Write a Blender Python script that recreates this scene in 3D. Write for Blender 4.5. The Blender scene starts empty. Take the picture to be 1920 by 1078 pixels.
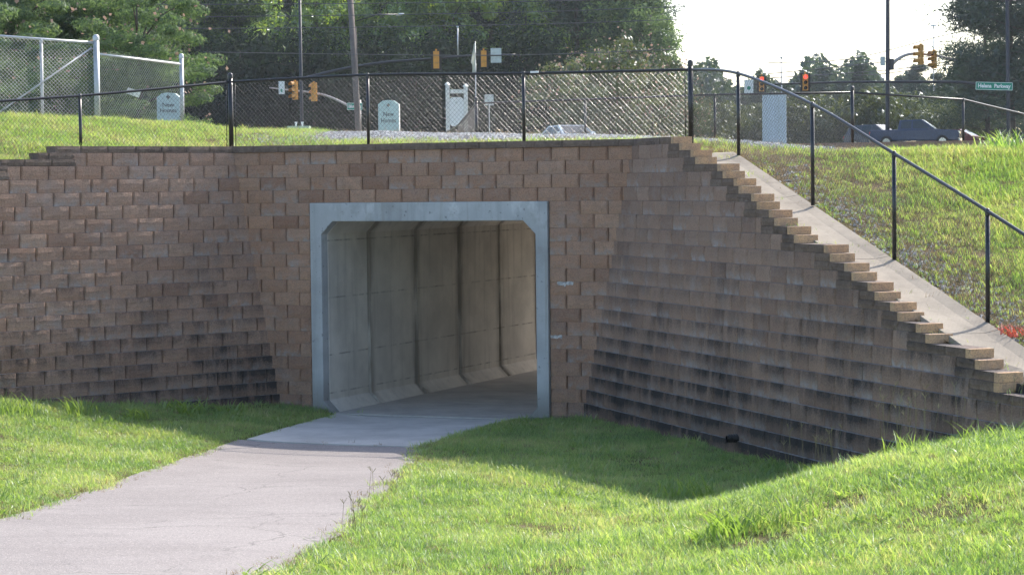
import bpy, bmesh, math, random
import numpy as np
from mathutils import Vector, Matrix, noise

random.seed(7); RNG = np.random.default_rng(7)
SC = bpy.context.scene
COL = SC.collection
rad = math.radians

# ------------------------------------------------------------------ camera, sky, sun, exposure
F_PX, CX, CY, CAM_H = 4200.0, 960.0, 539.0, 3.6
PITCH, ROLL = math.atan(193 / F_PX), 0.011
_fw = Vector((0, math.cos(PITCH), -math.sin(PITCH)))
_up0 = Vector((0, math.sin(PITCH), math.cos(PITCH)))
_rt0 = Vector((1, 0, 0))
_rt = math.cos(ROLL) * _rt0 - math.sin(ROLL) * _up0
_up = math.cos(ROLL) * _up0 + math.sin(ROLL) * _rt0
cd = bpy.data.cameras.new('camera'); cam = bpy.data.objects.new('camera', cd); COL.objects.link(cam)
cd.sensor_width = 36; cd.lens = 36 * F_PX / 1920; cd.clip_end = 3000; cd.clip_start = 0.3
m = Matrix.Identity(4)
for i in range(3):
    m[i][0], m[i][1], m[i][2] = _rt[i], _up[i], -_fw[i]
m.translation = (0, 0, CAM_H)
cam.matrix_world = m
SC.camera = cam

SUN_AZ, SUN_ALT = math.atan2(0.695, 0.719), rad(40.5)
W = bpy.data.worlds.new('World'); SC.world = W; W.use_nodes = True
nt = W.node_tree
sky = nt.nodes.new('ShaderNodeTexSky'); sky.sky_type = 'NISHITA'; sky.sun_disc = False
sky.sun_elevation = SUN_ALT; sky.sun_rotation = SUN_AZ
sky.air_density = 1.0; sky.dust_density = 1.6; sky.ozone_density = 1.0
bg = nt.nodes['Background']; bg.inputs['Strength'].default_value = 0.15
nt.links.new(sky.outputs[0], bg.inputs[0])
sl = bpy.data.lights.new('sun', 'SUN'); sl.energy = 3.1; sl.angle = rad(0.53); sl.color = (1.0, 0.94, 0.85)
so = bpy.data.objects.new('sun', sl); COL.objects.link(so)
_sd = Vector((math.sin(SUN_AZ) * math.cos(SUN_ALT), math.cos(SUN_AZ) * math.cos(SUN_ALT), math.sin(SUN_ALT)))
so.rotation_euler = _sd.to_track_quat('Z', 'Y').to_euler(); so.location = (10, 20, 40)
SC.view_settings.view_transform = 'Standard'; SC.view_settings.look = 'None'
SC.view_settings.exposure = 1.2; SC.view_settings.gamma = 1; SC.view_settings.use_curve_mapping = False
SC.cycles.use_denoising = True
SC.cycles.max_bounces = 10; SC.cycles.diffuse_bounces = 8; SC.cycles.transparent_max_bounces = 8
SC.cycles.volume_bounces = 0

# ------------------------------------------------------------------ helpers
def ray(x, y): return _fw + _rt * ((x - CX) / F_PX) - _up * ((y - CY) / F_PX)
def at(x, y, Y):
    """a surveyed point: bearing of a photo pixel and its real distance Y in metres"""
    v = ray(x, y); return Vector((0, 0, CAM_H)) + v * (Y / v.y)

def tag(o, label=None, cat=None, group=None, kind=None):
    if label: o['label'] = label
    if cat: o['category'] = cat
    if group: o['group'] = group
    if kind: o['kind'] = kind
    return o
def empty(name, loc, rz=0.0, label=None, cat=None, group=None):
    o = bpy.data.objects.new(name, None); COL.objects.link(o)
    o.empty_display_size = 0.2
    o.location = loc; o.rotation_euler.z = rz
    return tag(o, label, cat, group)
def copy_tree(o, parent=None):
    c = o.copy(); COL.objects.link(c)
    if parent: c.parent = parent
    for ch in list(o.children): copy_tree(ch, c)
    return c

class MB:
    """collects vertices and faces"""
    def __init__(s): s.v = []; s.f = []
    def add(s, vs, fs):
        n = len(s.v); s.v += [tuple(p) for p in vs]; s.f += [tuple(n + i for i in f) for f in fs]; return s
    def box(s, c, size, rz=0.0, taper=1.0, bev=0.0):
        cx, cy, cz = c; sx, sy, sz = size[0] / 2, size[1] / 2, size[2] / 2
        ca, sa = math.cos(rz), math.sin(rz); vs = []
        if bev <= 0:
            ring = [(-sx, -sy), (sx, -sy), (sx, sy), (-sx, sy)]
        else:
            b = bev; ring = [(-sx + b, -sy), (sx - b, -sy), (sx, -sy + b), (sx, sy - b), (sx - b, sy), (-sx + b, sy), (-sx, sy - b), (-sx, -sy + b)]
        n = len(ring)
        for z, t in ((-sz, 1.0), (sz, taper)):
            for x, y in ring:
                vs.append((cx + (x * ca - y * sa) * t, cy + (x * sa + y * ca) * t, cz + z))
        fs = [tuple(range(n - 1, -1, -1)), tuple(range(n, 2 * n))] + [(i, (i + 1) % n, n + (i + 1) % n, n + i) for i in range(n)]
        return s.add(vs, fs)
    def tube(s, pts, r, n=8, caps=True):
        pts = [Vector(p) for p in pts]; k = len(pts)
        rs = r if isinstance(r, (list, tuple)) else [r] * k
        vs = []; prev = None
        for i, p in enumerate(pts):
            t = (pts[min(i + 1, k - 1)] - pts[max(i - 1, 0)])
            t = t.normalized() if t.length > 1e-9 else Vector((0, 0, 1))
            if prev is None:
                a = Vector((0, 0, 1)) if abs(t.z) < 0.9 else Vector((1, 0, 0))
                x = t.cross(a).normalized()
            else:
                x = (prev - t * prev.dot(t)); x = x.normalized() if x.length > 1e-9 else t.orthogonal().normalized()
            prev = x; y = t.cross(x)
            for j in range(n):
                an = 2 * math.pi * j / n
                vs.append(p + (x * math.cos(an) + y * math.sin(an)) * rs[i])
        fs = []
        for i in range(k - 1):
            for j in range(n):
                fs.append((i * n + j, i * n + (j + 1) % n, (i + 1) * n + (j + 1) % n, (i + 1) * n + j))
        if caps: fs += [tuple(range(n - 1, -1, -1)), tuple((k - 1) * n + j for j in range(n))]
        return s.add(vs, fs)
    def prism(s, poly, axis_vec, origin=(0, 0, 0), ex=(1, 0, 0), ey=(0, 0, 1)):
        """polygon in (ex, ey) extruded along axis_vec"""
        o = Vector(origin); ex = Vector(ex); ey = Vector(ey); a = Vector(axis_vec); n = len(poly)
        vs = [o + ex * p[0] + ey * p[1] for p in poly] + [o + ex * p[0] + ey * p[1] + a for p in poly]
        fs = [tuple(range(n)), tuple(range(2 * n - 1, n - 1, -1))] + [(i, n + i, n + (i + 1) % n, (i + 1) % n) for i in range(n)]
        return s.add(vs, fs)
    def lathe(s, prof, c=(0, 0, 0), n=12):
        vs = []; k = len(prof)
        for r, z in prof:
            for j in range(n):
                a = 2 * math.pi * j / n; vs.append((c[0] + r * math.cos(a), c[1] + r * math.sin(a), c[2] + z))
        fs = [(i * n + j, i * n + (j + 1) % n, (i + 1) * n + (j + 1) % n, (i + 1) * n + j) for i in range(k - 1) for j in range(n)]
        return s.add(vs, fs)
    def mesh(s, name, smooth=False, fix=True):
        me = bpy.data.meshes.new(name); me.from_pydata(s.v, [], s.f)
        if fix:
            bm = bmesh.new(); bm.from_mesh(me); bmesh.ops.recalc_face_normals(bm, faces=bm.faces[:]); bm.to_mesh(me); bm.free()
        if smooth: me.polygons.foreach_set('use_smooth', [True] * len(me.polygons))
        return me
    def build(s, name, mat, parent=None, smooth=False, fix=True):
        o = bpy.data.objects.new(name, s.mesh(name, smooth, fix)); COL.objects.link(o)
        if mat: o.data.materials.append(mat)
        if parent: o.parent = parent
        return o
def link_mesh(name, me, parent=None):
    o = bpy.data.objects.new(name, me); COL.objects.link(o)
    if parent: o.parent = parent
    return o

# ------------------------------------------------------------------ materials
class NT:
    def __init__(s, name):
        s.m = bpy.data.materials.new(name); s.m.use_nodes = True; s.t = s.m.node_tree; s.n = s.t.nodes
        s.p = s.n['Principled BSDF']; s.out = s.n['Material Output']
    def new(s, t, **kw):
        n = s.n.new(t)
        for k, v in kw.items(): setattr(n, k, v)
        return n
    def L(s, a, b): s.t.links.new(a, b)
    def val(s, x, sock):
        if isinstance(x, bpy.types.NodeSocket): s.L(x, sock)
        else: sock.default_value = x
    def math(s, op, a, b=0.0, clamp=False):
        n = s.new('ShaderNodeMath', operation=op); n.use_clamp = clamp
        s.val(a, n.inputs[0]); s.val(b, n.inputs[1]); return n.outputs[0]
    def noise(s, vec, scale, detail=4, rough=0.55, dist=0.0):
        n = s.new('ShaderNodeTexNoise'); n.inputs['Scale'].default_value = scale; n.inputs['Detail'].default_value = detail
        n.inputs['Roughness'].default_value = rough; n.inputs['Distortion'].default_value = dist
        if vec is not None: s.L(vec, n.inputs['Vector'])
        return n.outputs['Fac']
    def ramp(s, fac, stops, interp='LINEAR'):
        n = s.new('ShaderNodeValToRGB'); n.color_ramp.interpolation = interp; e = n.color_ramp.elements
        while len(e) < len(stops): e.new(0.5)
        for i, (p, c) in enumerate(stops):
            e[i].position = p; e[i].color = (c, c, c, 1) if isinstance(c, (int, float)) else (*c, 1)
        s.val(fac, n.inputs[0]); return n.outputs[0]
    def mix(s, fac, a, b, mode='MIX'):
        n = s.new('ShaderNodeMix', data_type='RGBA', blend_type=mode)
        s.val(fac, n.inputs[0])
        for x, k in ((a, 6), (b, 7)):
            if isinstance(x, bpy.types.NodeSocket): s.L(x, n.inputs[k])
            else: n.inputs[k].default_value = (*x, 1)
        return n.outputs[2]
    def sm(s, v, lo, hi, a=0.0, b=1.0):
        n = s.new('ShaderNodeMapRange', interpolation_type='SMOOTHSTEP')
        s.L(v, n.inputs[0]); n.inputs[1].default_value = lo; n.inputs[2].default_value = hi; n.inputs[3].default_value = a; n.inputs[4].default_value = b
        return n.outputs[0]
    def bump(s, h, strength, dist=0.01):
        n = s.new('ShaderNodeBump'); n.inputs['Strength'].default_value = strength; n.inputs['Distance'].default_value = dist
        s.L(h, n.inputs['Height']); s.L(n.outputs[0], s.p.inputs['Normal'])
    def world(s): return s.new('ShaderNodeNewGeometry').outputs['Position']
    def obj(s): return s.new('ShaderNodeTexCoord').outputs['Object']
    def rnd(s): return s.new('ShaderNodeObjectInfo').outputs['Random']
    def sep(s, v):
        n = s.new('ShaderNodeSeparateXYZ'); s.L(v, n.inputs[0]); return n.outputs
    def scale(s, v, sc):
        n = s.new('ShaderNodeMapping'); s.L(v, n.inputs[0]); n.inputs['Scale'].default_value = sc; return n.outputs[0]

def simple(name, col, rough=0.6, metal=0.0, spec=0.5, var=0.12, scale=6.0):
    t = NT(name); n = t.noise(t.world(), scale, 4)
    c = t.mix(t.sm(n, 0.3, 0.7), tuple(x * (1 - var) for x in col), tuple(min(1, x * (1 + var)) for x in col))
    t.L(c, t.p.inputs['Base Color']); t.p.inputs['Roughness'].default_value = rough; t.p.inputs['Metallic'].default_value = metal
    t.p.inputs['Specular IOR Level'].default_value = spec
    return t.m

def mat_block(name, tints, algae=1.0, white=1.0, rough_bump=1.0):
    t = NT(name); w = t.world(); o = t.obj(); r = t.rnd()
    base = t.ramp(r, tints)
    n1 = t.noise(w, 9, 5, 0.65); n2 = t.noise(w, 55, 4, 0.7); n3 = t.noise(w, 2.2, 4, 0.6); n4 = t.noise(w, 0.7, 3, 0.5)
    c = t.mix(t.sm(n1, 0.3, 0.72), base, (0.33, 0.225, 0.165), 'MIX')
    c = t.mix(0.55, base, c)
    c = t.mix(t.math('MULTIPLY', t.sm(n2, 0.42, 0.72), 0.52), c, (0.10, 0.072, 0.056))
    c = t.mix(t.math('MULTIPLY', t.sm(t.noise(w, 38, 3, 0.6), 0.55, 0.8), 0.35), c, (0.46, 0.38, 0.32))
    oz = t.sep(o)[2]; oy = t.sep(o)[1]
    # white lime bloom along the lower edge of some blocks
    r2 = t.math('FRACT', t.math('MULTIPLY', r, 17.3))
    low = t.sm(oz, 0.75, 0.0)
    wf = t.math('MULTIPLY', t.math('MULTIPLY', low, t.sm(n1, 0.35, 0.65)), t.sm(r2, 0.35, 1.0))
    wf = t.math('ADD', t.math('MULTIPLY', wf, 0.75), t.math('MULTIPLY', t.sm(n3, 0.52, 0.75), 0.28))
    c = t.mix(t.math('MULTIPLY', wf, white, True), c, (0.42, 0.40, 0.39))
    # dark algae: stronger on the lower courses and on the upper edge of a block
    wz = t.sep(w)[2]
    hz = t.sm(wz, 3.5, 0.5)
    r3 = t.math('FRACT', t.math('MULTIPLY', r, 41.7))
    ns = t.noise(t.scale(w, (5, 5, 0.8)), 1.6, 4, 0.65)
    af = t.math('MULTIPLY', t.math('ADD', t.math('MULTIPLY', t.sm(oz, 0.05, 1.0), 0.78), t.math('MULTIPLY', t.sm(n4, 0.4, 0.65), 0.40)), t.math('MULTIPLY', t.sm(n3, 0.08, 0.58), t.sm(t.noise(t.scale(w, (3, 3, 0.35)), 1.8, 5, 0.7), 0.27, 0.58, 0.3, 1.2)))
    af = t.math('MULTIPLY', af, t.math('ADD', 0.25, t.math('MULTIPLY', hz, 0.85)))
    af = t.math('MULTIPLY', t.math('MULTIPLY', af, t.math('ADD', 0.72, t.math('MULTIPLY', r3, 0.25))), t.sm(n2, 0.2, 0.62, 0.45, 1.0))
    af = t.math('MULTIPLY', t.math('ADD', af, t.math('MULTIPLY', t.sm(wz, 1.5, 0.1), 0.35)), 0.74)
    c = t.mix(t.math('MULTIPLY', af, algae, True), c, (0.036, 0.031, 0.029))
    up = t.sm(t.sep(t.new('ShaderNodeNewGeometry').outputs['Normal'])[2], 0.35, 0.8)   # ledge tops paled: lime dust plus sky light painted in
    c = t.mix(t.math('MULTIPLY', t.math('MULTIPLY', up, t.sm(n1, 0.3, 0.6, 0.35, 1.0)), 0.75 * white), c, (0.46, 0.45, 0.45))
    t.L(c, t.p.inputs['Base Color']); t.p.inputs['Roughness'].default_value = 0.9; t.p.inputs['Specular IOR Level'].default_value = 0.25
    h = t.math('ADD', t.math('MULTIPLY', n2, 0.5), t.math('MULTIPLY', t.noise(w, 24, 5, 0.7), 1.0))
    t.bump(h, 1.0 * rough_bump, 0.022)
    return t.m
M = {}
TINT = [(0.0, (0.200, 0.124, 0.090)), (0.3, (0.255, 0.163, 0.118)), (0.55, (0.225, 0.150, 0.115)), (0.8, (0.275, 0.185, 0.138)), (1.0, (0.170, 0.102, 0.075))]
M['block_front'] = mat_block('split_face_block_portal', [(p, tuple(x * k for x, k in zip(c, (1.95, 1.74, 1.54)))) for p, c in TINT], 0.45, 0.9)
M['block_left'] = mat_block('split_face_block_left', [(p, tuple(x * k for x, k in zip(c, (2.0, 1.88, 1.76)))) for p, c in TINT], 1.25, 0.9)
M['block_right'] = mat_block('split_face_block_right', [(0.0, (0.35, 0.225, 0.16)), (0.4, (0.44, 0.285, 0.205)), (0.7, (0.39, 0.243, 0.17)), (1.0, (0.29, 0.18, 0.13))], 1.45, 1.0, 0.75)
M['cap'] = mat_block('cap_block', [(0.0, (0.115, 0.083, 0.068)), (0.5, (0.17, 0.125, 0.10)), (1.0, (0.20, 0.142, 0.11))], 0.9, 0.3)
M['cap_step'] = mat_block('cap_block_stained', [(0.0, (0.105, 0.074, 0.054)), (0.5, (0.21, 0.142, 0.098)), (1.0, (0.14, 0.095, 0.068))], 1.5, 0.25, 0.8)
M['cap_end'] = mat_block('cap_block_sun_tinted_end', [(0.0, (0.64, 0.385, 0.20)), (0.5, (0.72, 0.45, 0.245)), (1.0, (0.54, 0.325, 0.185))], 0.25, 0.15, 0.25)  # clean tan ends, colour raised so the unlit faces look sunlit

def mat_concrete(name, col, dirt=0.5, line_z=(), joint=False, scale=1.0, bump=0.25, weather=False):
    t = NT(name); w = t.world(); o = t.obj()
    n1 = t.noise(w, 1.3 * scale, 6, 0.6); n2 = t.noise(w, 30, 4, 0.7); ns = t.noise(t.scale(w, (6, 6, 0.35)), 1.2, 5, 0.6)
    dark = tuple(x * 0.62 for x in col); lite = tuple(min(1, x * 1.22) for x in col)
    c = t.mix(t.sm(n1, 0.28, 0.72), dark, lite)
    c = t.mix(0.5, col, c)
    c = t.mix(t.math('MULTIPLY', t.sm(ns, 0.5, 0.72), 0.35 * dirt), c, tuple(x * 0.45 for x in col))
    c = t.mix(t.math('MULTIPLY', t.sm(n2, 0.5, 0.8), 0.2), c, tuple(x * 0.6 for x in col))
    if weather:   # lime patches under the top edge, rusty drips, grime at the foot, pin holes
        z = t.sep(w)[2]
        lim = t.math('MULTIPLY', t.sm(z, 2.95, 3.3), t.sm(t.noise(t.scale(w, (1, 1, 0.6)), 3.2, 5, 0.65), 0.5, 0.62))
        c = t.mix(t.math('MULTIPLY', lim, 0.55), c, (0.62, 0.63, 0.62))
        drp = t.sm(t.noise(t.scale(w, (9, 9, 0.25)), 1.3, 4, 0.6), 0.55, 0.7)
        c = t.mix(t.math('MULTIPLY', drp, 0.45), c, (0.24, 0.22, 0.18))
        c = t.mix(t.math('MULTIPLY', t.sm(z, 0.75, 0.0), t.sm(n1, 0.25, 0.6, 0.25, 0.8)), c, (0.16, 0.15, 0.125))
        c = t.mix(t.math('MULTIPLY', t.sm(t.noise(w, 14, 2, 0.5), 0.66, 0.72), 0.6), c, (0.15, 0.15, 0.145))
        c = t.mix(t.math('MULTIPLY', t.sm(t.noise(w, 2.4, 5, 0.7), 0.56, 0.68), 0.4), c, (0.27, 0.265, 0.24))
    if line_z:
        z = t.sep(w)[2]; acc = None
        for lz in line_z:
            d = t.math('ABSOLUTE', t.math('SUBTRACT', z, lz)); l = t.sm(d, 0.022, 0.0)
            acc = l if acc is None else t.math('MAXIMUM', acc, l)
        br = t.sm(t.noise(w, 3.5, 4, 0.7), 0.38, 0.62)
        c = t.mix(t.math('MULTIPLY', t.math('MULTIPLY', acc, br), 0.75), c, tuple(x * 0.30 for x in col))
    if joint:   # seepage grime beside the joints at the two ends of a segment (object y runs 0..1.8 along it)
        y = t.sep(o)[1]
        e = t.math('MAXIMUM', t.sm(y, 0.30, 0.0), t.sm(y, 1.55, 1.83))
        e = t.math('MULTIPLY', e, t.sm(t.noise(t.scale(w, (3, 3, 0.5)), 2.0, 4, 0.6), 0.25, 0.6))
        c = t.mix(t.math('MULTIPLY', e, 0.85), c, tuple(x * 0.28 for x in (col[0] * 1.05, col[1] * 0.95, col[2] * 0.85)))
    t.L(c, t.p.inputs['Base Color']); t.p.inputs['Roughness'].default_value = 0.88; t.p.inputs['Specular IOR Level'].default_value = 0.3
    t.bump(t.math('ADD', n2, t.noise(w, 90, 3, 0.6)), bump, 0.006)
    return t.m
M['frame'] = mat_concrete('precast_concrete_frame', (0.42, 0.43, 0.43), 0.8, weather=True)
M['segment'] = mat_concrete('precast_concrete_segment', (0.62, 0.575, 0.505), 0.85, (0.31, 0.92, 1.83, 2.74), True)
M['floor'] = mat_concrete('tunnel_floor_concrete', (0.41, 0.385, 0.35), 0.7)
M['apron'] = mat_concrete('apron_concrete', (0.50, 0.475, 0.44), 0.25)
M['gutter'] = mat_concrete('gutter_concrete', (0.335, 0.285, 0.225), 0.9)

def mat_asphalt():
    t = NT('weathered_asphalt'); w = t.world()
    n1 = t.noise(w, 0.5, 5, 0.6); n2 = t.noise(w, 160, 3, 0.8); n3 = t.noise(t.scale(w, (0.6, 1.6, 1)), 1.6, 5, 0.65); v = t.new('ShaderNodeTexVoronoi'); v.inputs['Scale'].default_value = 75; t.L(w, v.inputs['Vector'])
    c = t.mix(t.sm(n1, 0.3, 0.7), (0.255, 0.226, 0.214), (0.308, 0.275, 0.26))
    vc = t.new('ShaderNodeTexVoronoi', feature='DISTANCE_TO_EDGE'); vc.inputs['Scale'].default_value = 0.42; wv = t.new('ShaderNodeVectorMath', operation='ADD'); t.L(w, wv.inputs[0]); nv = t.new('ShaderNodeTexNoise'); nv.inputs['Scale'].default_value = 1.6; nv.inputs['Detail'].default_value = 6; t.L(w, nv.inputs['Vector']); t.L(nv.outputs['Color'], wv.inputs[1]); t.L(wv.outputs[0], vc.inputs['Vector'])
    c = t.mix(t.math('MULTIPLY', t.sm(vc.outputs['Distance'], 0.010, 0.002), t.sm(n1, 0.42, 0.6, 0.0, 0.55)), c, (0.10, 0.09, 0.085))
    c = t.mix(t.math('MULTIPLY', t.sm(n3, 0.48, 0.74), 0.42), c, (0.20, 0.178, 0.17))
    c = t.mix(t.math('MULTIPLY', t.sm(n2, 0.45, 0.7), 0.30), c, (0.15, 0.135, 0.13))
    sp = t.new('ShaderNodeSeparateColor'); t.L(v.outputs['Color'], sp.inputs[0])
    c = t.mix(t.sm(sp.outputs[0], 0.82, 0.95, 0, 0.45), c, (0.47, 0.43, 0.39))
    c = t.mix(t.sm(sp.outputs[1], 0.85, 0.95, 0, 0.5), c, (0.13, 0.12, 0.12))
    t.L(c, t.p.inputs['Base Color']); t.p.inputs['Roughness'].default_value = 0.92; t.p.inputs['Specular IOR Level'].default_value = 0.25
    t.bump(v.outputs['Distance'], 0.5, 0.006); return t.m
M['asphalt'] = mat_asphalt()
M['road'] = simple('road_asphalt', (0.06, 0.06, 0.062), 0.9)

def mat_ground(name, a, b, c3, sc=1.0):
    t = NT(name); w = t.world(); n1 = t.noise(w, 1.1 * sc, 6, 0.62); n2 = t.noise(w, 22, 5, 0.7); n3 = t.noise(w, 0.55, 4, 0.5)
    c = t.mix(t.sm(n1, 0.35, 0.65), a, b); c = t.mix(t.sm(n2, 0.4, 0.7), c, c3); c = t.mix(t.sm(n3, 0.6, 0.75, 0, 0.6), c, b)
    t.L(c, t.p.inputs['Base Color']); t.p.inputs['Roughness'].default_value = 1.0; t.p.inputs['Specular IOR Level'].default_value = 0.1
    t.bump(n2, 0.8, 0.03); return t.m
M['lawn'] = mat_ground('lawn_soil', (0.075, 0.10, 0.025), (0.17, 0.13, 0.065), (0.06, 0.07, 0.02))
M['bank'] = mat_ground('bank_soil', (0.13, 0.12, 0.05), (0.24, 0.175, 0.105), (0.10, 0.085, 0.05), 0.9)
M['far_ground'] = mat_ground('far_field', (0.06, 0.085, 0.025), (0.10, 0.10, 0.05), (0.05, 0.06, 0.02), 0.1)

def mat_leaf(name, cols, trans=0.45, tcol_gain=1.5, rough=0.45, gloss=0.06, wn=0.5, sat_t=(1.15, 1.1, 0.55)):
    t = NT(name); g = t.new('ShaderNodeNewGeometry'); w = g.outputs['Position']; r = t.rnd()
    v = t.math('ADD', t.math('MULTIPLY', g.outputs['Random Per Island'], 0.55), t.math('MULTIPLY', t.sm(t.noise(w, wn, 4, 0.6), 0.25, 0.75), 0.45))
    v = t.math('ADD', v, t.math('MULTIPLY', t.math('SUBTRACT', r, 0.5), 0.22), True)
    n = len(cols); c = t.ramp(v, [(0.12 + 0.76 * i / (n - 1), cols[i]) for i in range(n)])
    d = t.new('ShaderNodeBsdfDiffuse'); t.L(c, d.inputs[0])
    tr = t.new('ShaderNodeBsdfTranslucent'); tc = t.mix(1.0, c, tuple(tcol_gain * x for x in sat_t), 'MULTIPLY'); t.L(tc, tr.inputs[0])
    mx = t.new('ShaderNodeMixShader'); mx.inputs[0].default_value = trans; t.L(d.outputs[0], mx.inputs[1]); t.L(tr.outputs[0], mx.inputs[2])
    gl = t.new('ShaderNodeBsdfGlossy'); gl.inputs['Roughness'].default_value = rough; gl.inputs[0].default_value = (0.9, 0.95, 1, 1)
    m2 = t.new('ShaderNodeMixShader'); m2.inputs[0].default_value = gloss; t.L(mx.outputs[0], m2.inputs[1]); t.L(gl.outputs[0], m2.inputs[2])
    t.L(m2.outputs[0], t.out.inputs[0]); t.n.remove(t.p); return t.m
M['grass'] = mat_leaf('grass_blades', [(0.095, 0.165, 0.040), (0.17, 0.265, 0.060), (0.265, 0.36, 0.095), (0.35, 0.39, 0.14), (0.48, 0.42, 0.25)], 0.5, 1.9, 0.45, 0.07, 0.8, (1.06, 1.1, 0.64))
M['grass_up'] = mat_leaf('bank_grass_blades', [(0.10, 0.175, 0.038), (0.18, 0.28, 0.055), (0.26, 0.35, 0.082), (0.34, 0.36, 0.125), (0.42, 0.36, 0.20)], 0.5, 1.85, 0.45, 0.06, 0.8, (1.04, 1.08, 0.66))
M['grass_dry'] = mat_leaf('dry_grass', [(0.20, 0.15, 0.08), (0.32, 0.23, 0.13), (0.38, 0.29, 0.17), (0.25, 0.19, 0.10)], 0.3, 1.0, 0.5, 0.03, 1.0, (1, 1, 0.9))
M['weed'] = mat_leaf('weed_leaf', [(0.12, 0.20, 0.05), (0.18, 0.27, 0.075), (0.24, 0.33, 0.10)], 0.55, 1.8, 0.45, 0.03)
M['stalk'] = simple('seed_stalk', (0.20, 0.17, 0.08), 0.8)
M['red_leaf'] = mat_leaf('red_leaf', [(0.55, 0.07, 0.04), (0.62, 0.12, 0.07), (0.5, 0.10, 0.05)], 0.35, 1.0, 0.5, 0.04, 0.5, (1, 1, 1))
M['leaf_mimosa'] = mat_leaf('mimosa_leaf', [(0.045, 0.08, 0.036), (0.075, 0.12, 0.052), (0.115, 0.165, 0.072), (0.165, 0.215, 0.092)], 0.45, 1.75, 0.6, 0.03, 0.5, (1.02, 1.08, 0.72))
M['leaf_oak'] = mat_leaf('broad_leaf', [(0.018, 0.04, 0.017), (0.036, 0.075, 0.024), (0.07, 0.125, 0.032), (0.125, 0.19, 0.042)], 0.45, 2.2, 0.5, 0.035)
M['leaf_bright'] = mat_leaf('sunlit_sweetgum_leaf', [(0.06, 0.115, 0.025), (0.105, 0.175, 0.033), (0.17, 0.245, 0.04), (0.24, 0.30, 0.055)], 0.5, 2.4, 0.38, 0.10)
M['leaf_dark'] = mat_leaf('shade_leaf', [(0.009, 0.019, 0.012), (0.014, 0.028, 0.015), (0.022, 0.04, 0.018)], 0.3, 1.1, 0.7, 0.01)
M['leaf_pine'] = mat_leaf('pine_needles', [(0.018, 0.038, 0.024), (0.03, 0.058, 0.032), (0.05, 0.085, 0.040)], 0.3, 1.4, 0.4, 0.06)
M['leaf_bush'] = mat_leaf('olive_bush_leaf', [(0.04, 0.06, 0.025), (0.065, 0.085, 0.03), (0.09, 0.115, 0.04), (0.12, 0.14, 0.05)], 0.42, 1.4, 0.4, 0.07)
M['blossom'] = mat_leaf('pink_blossom', [(0.30, 0.20, 0.15), (0.38, 0.26, 0.20), (0.30, 0.24, 0.16)], 0.35, 1.1, 0.5, 0.02, 0.5, (1, 1, 1))
def mat_bark():
    t = NT('bark'); w = t.world(); n = t.noise(t.scale(w, (3, 3, 0.5)), 4, 5, 0.7)
    t.L(t.mix(t.sm(n, 0.3, 0.7), (0.05, 0.04, 0.034), (0.13, 0.105, 0.085)), t.p.inputs['Base Color']); t.p.inputs['Roughness'].default_value = 0.95
    t.bump(n, 0.6, 0.05); return t.m
M['bark'] = mat_bark()
M['black'] = simple('black_vinyl_coat', (0.012, 0.012, 0.014), 0.32, 0, 0.6)
M['wire'] = simple('black_vinyl_wire', (0.015, 0.015, 0.017), 0.30, 0, 0.8)
M['wire_far'] = simple('black_vinyl_wire_weathered', (0.02, 0.02, 0.022), 0.5, 0, 0.3)
_w = M['wire'].node_tree.nodes['Principled BSDF']; _w.inputs['Coat Weight'].default_value = 0.0; _w.inputs['Coat Roughness'].default_value = 0.28
M['galv'] = simple('galvanised_steel', (0.50, 0.51, 0.52), 0.5, 0.55)
M['galv_wire'] = simple('galvanised_wire', (0.5, 0.5, 0.5), 0.45, 0.5)
M['pole_black'] = simple('black_painted_pole', (0.022, 0.022, 0.027), 0.45)
M['pole_silver'] = simple('silver_mast_arm', (0.42, 0.38, 0.37), 0.45, 0.3)
M['wood_pole'] = simple('utility_pole_wood', (0.16, 0.13, 0.115), 0.9)
M['amber'] = simple('signal_housing_amber', (0.62, 0.27, 0.035), 0.5)
M['sig_black'] = simple('signal_backplate_black', (0.012, 0.012, 0.012), 0.6)
M['lens_off'] = simple('dark_lens', (0.03, 0.025, 0.02), 0.25)
def mat_emit(name, col, st):
    t = NT(name); t.p.inputs['Base Color'].default_value = (*col, 1); t.p.inputs['Emission Color'].default_value = (*col, 1); t.p.inputs['Emission Strength'].default_value = st
    return t.m
M['lens_red'] = mat_emit('lit_red_lens', (1.0, 0.06, 0.05), 1.2)
M['sign_green'] = simple('street_sign_green', (0.0, 0.25, 0.15), 0.45)
M['sign_white'] = simple('sign_white', (0.78, 0.79, 0.77), 0.45, var=0.05)
M['sign_back'] = simple('sign_aluminium_back', (0.50, 0.54, 0.52), 0.5, 0.2)
M['mint'] = simple('pale_mint_board', (0.52, 0.66, 0.62), 0.6, var=0.06)
M['ink'] = simple('dark_ink', (0.07, 0.075, 0.075), 0.7)
M['white_wood'] = simple('white_painted_timber', (0.74, 0.73, 0.68), 0.6, var=0.08)
M['cabinet'] = simple('pale_blue_grey_cabinet', (0.55, 0.62, 0.70), 0.55, var=0.05)
M['pale_green'] = simple('pale_green_box', (0.45, 0.55, 0.42), 0.6)
M['white_flag'] = mat_leaf('white_flag_cloth', [(0.6, 0.63, 0.58), (0.7, 0.72, 0.66)], 0.4, 1.0, 0.5, 0.02, 0.5, (1, 1, 1))
M['car_navy'] = simple('navy_car_paint', (0.045, 0.065, 0.12), 0.25, 0.2, 0.6)
M['car_dark'] = simple('charcoal_car_paint', (0.07, 0.08, 0.10), 0.25, 0.2, 0.6)
M['car_white'] = simple('white_car_paint', (0.72, 0.74, 0.76), 0.25, 0, 0.6, 0.03)
M['car_red'] = simple('dark_red_car_paint', (0.20, 0.03, 0.03), 0.3, 0.1)
M['glass'] = simple('car_glass', (0.03, 0.045, 0.05), 0.22, 0, 0.5)
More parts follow.
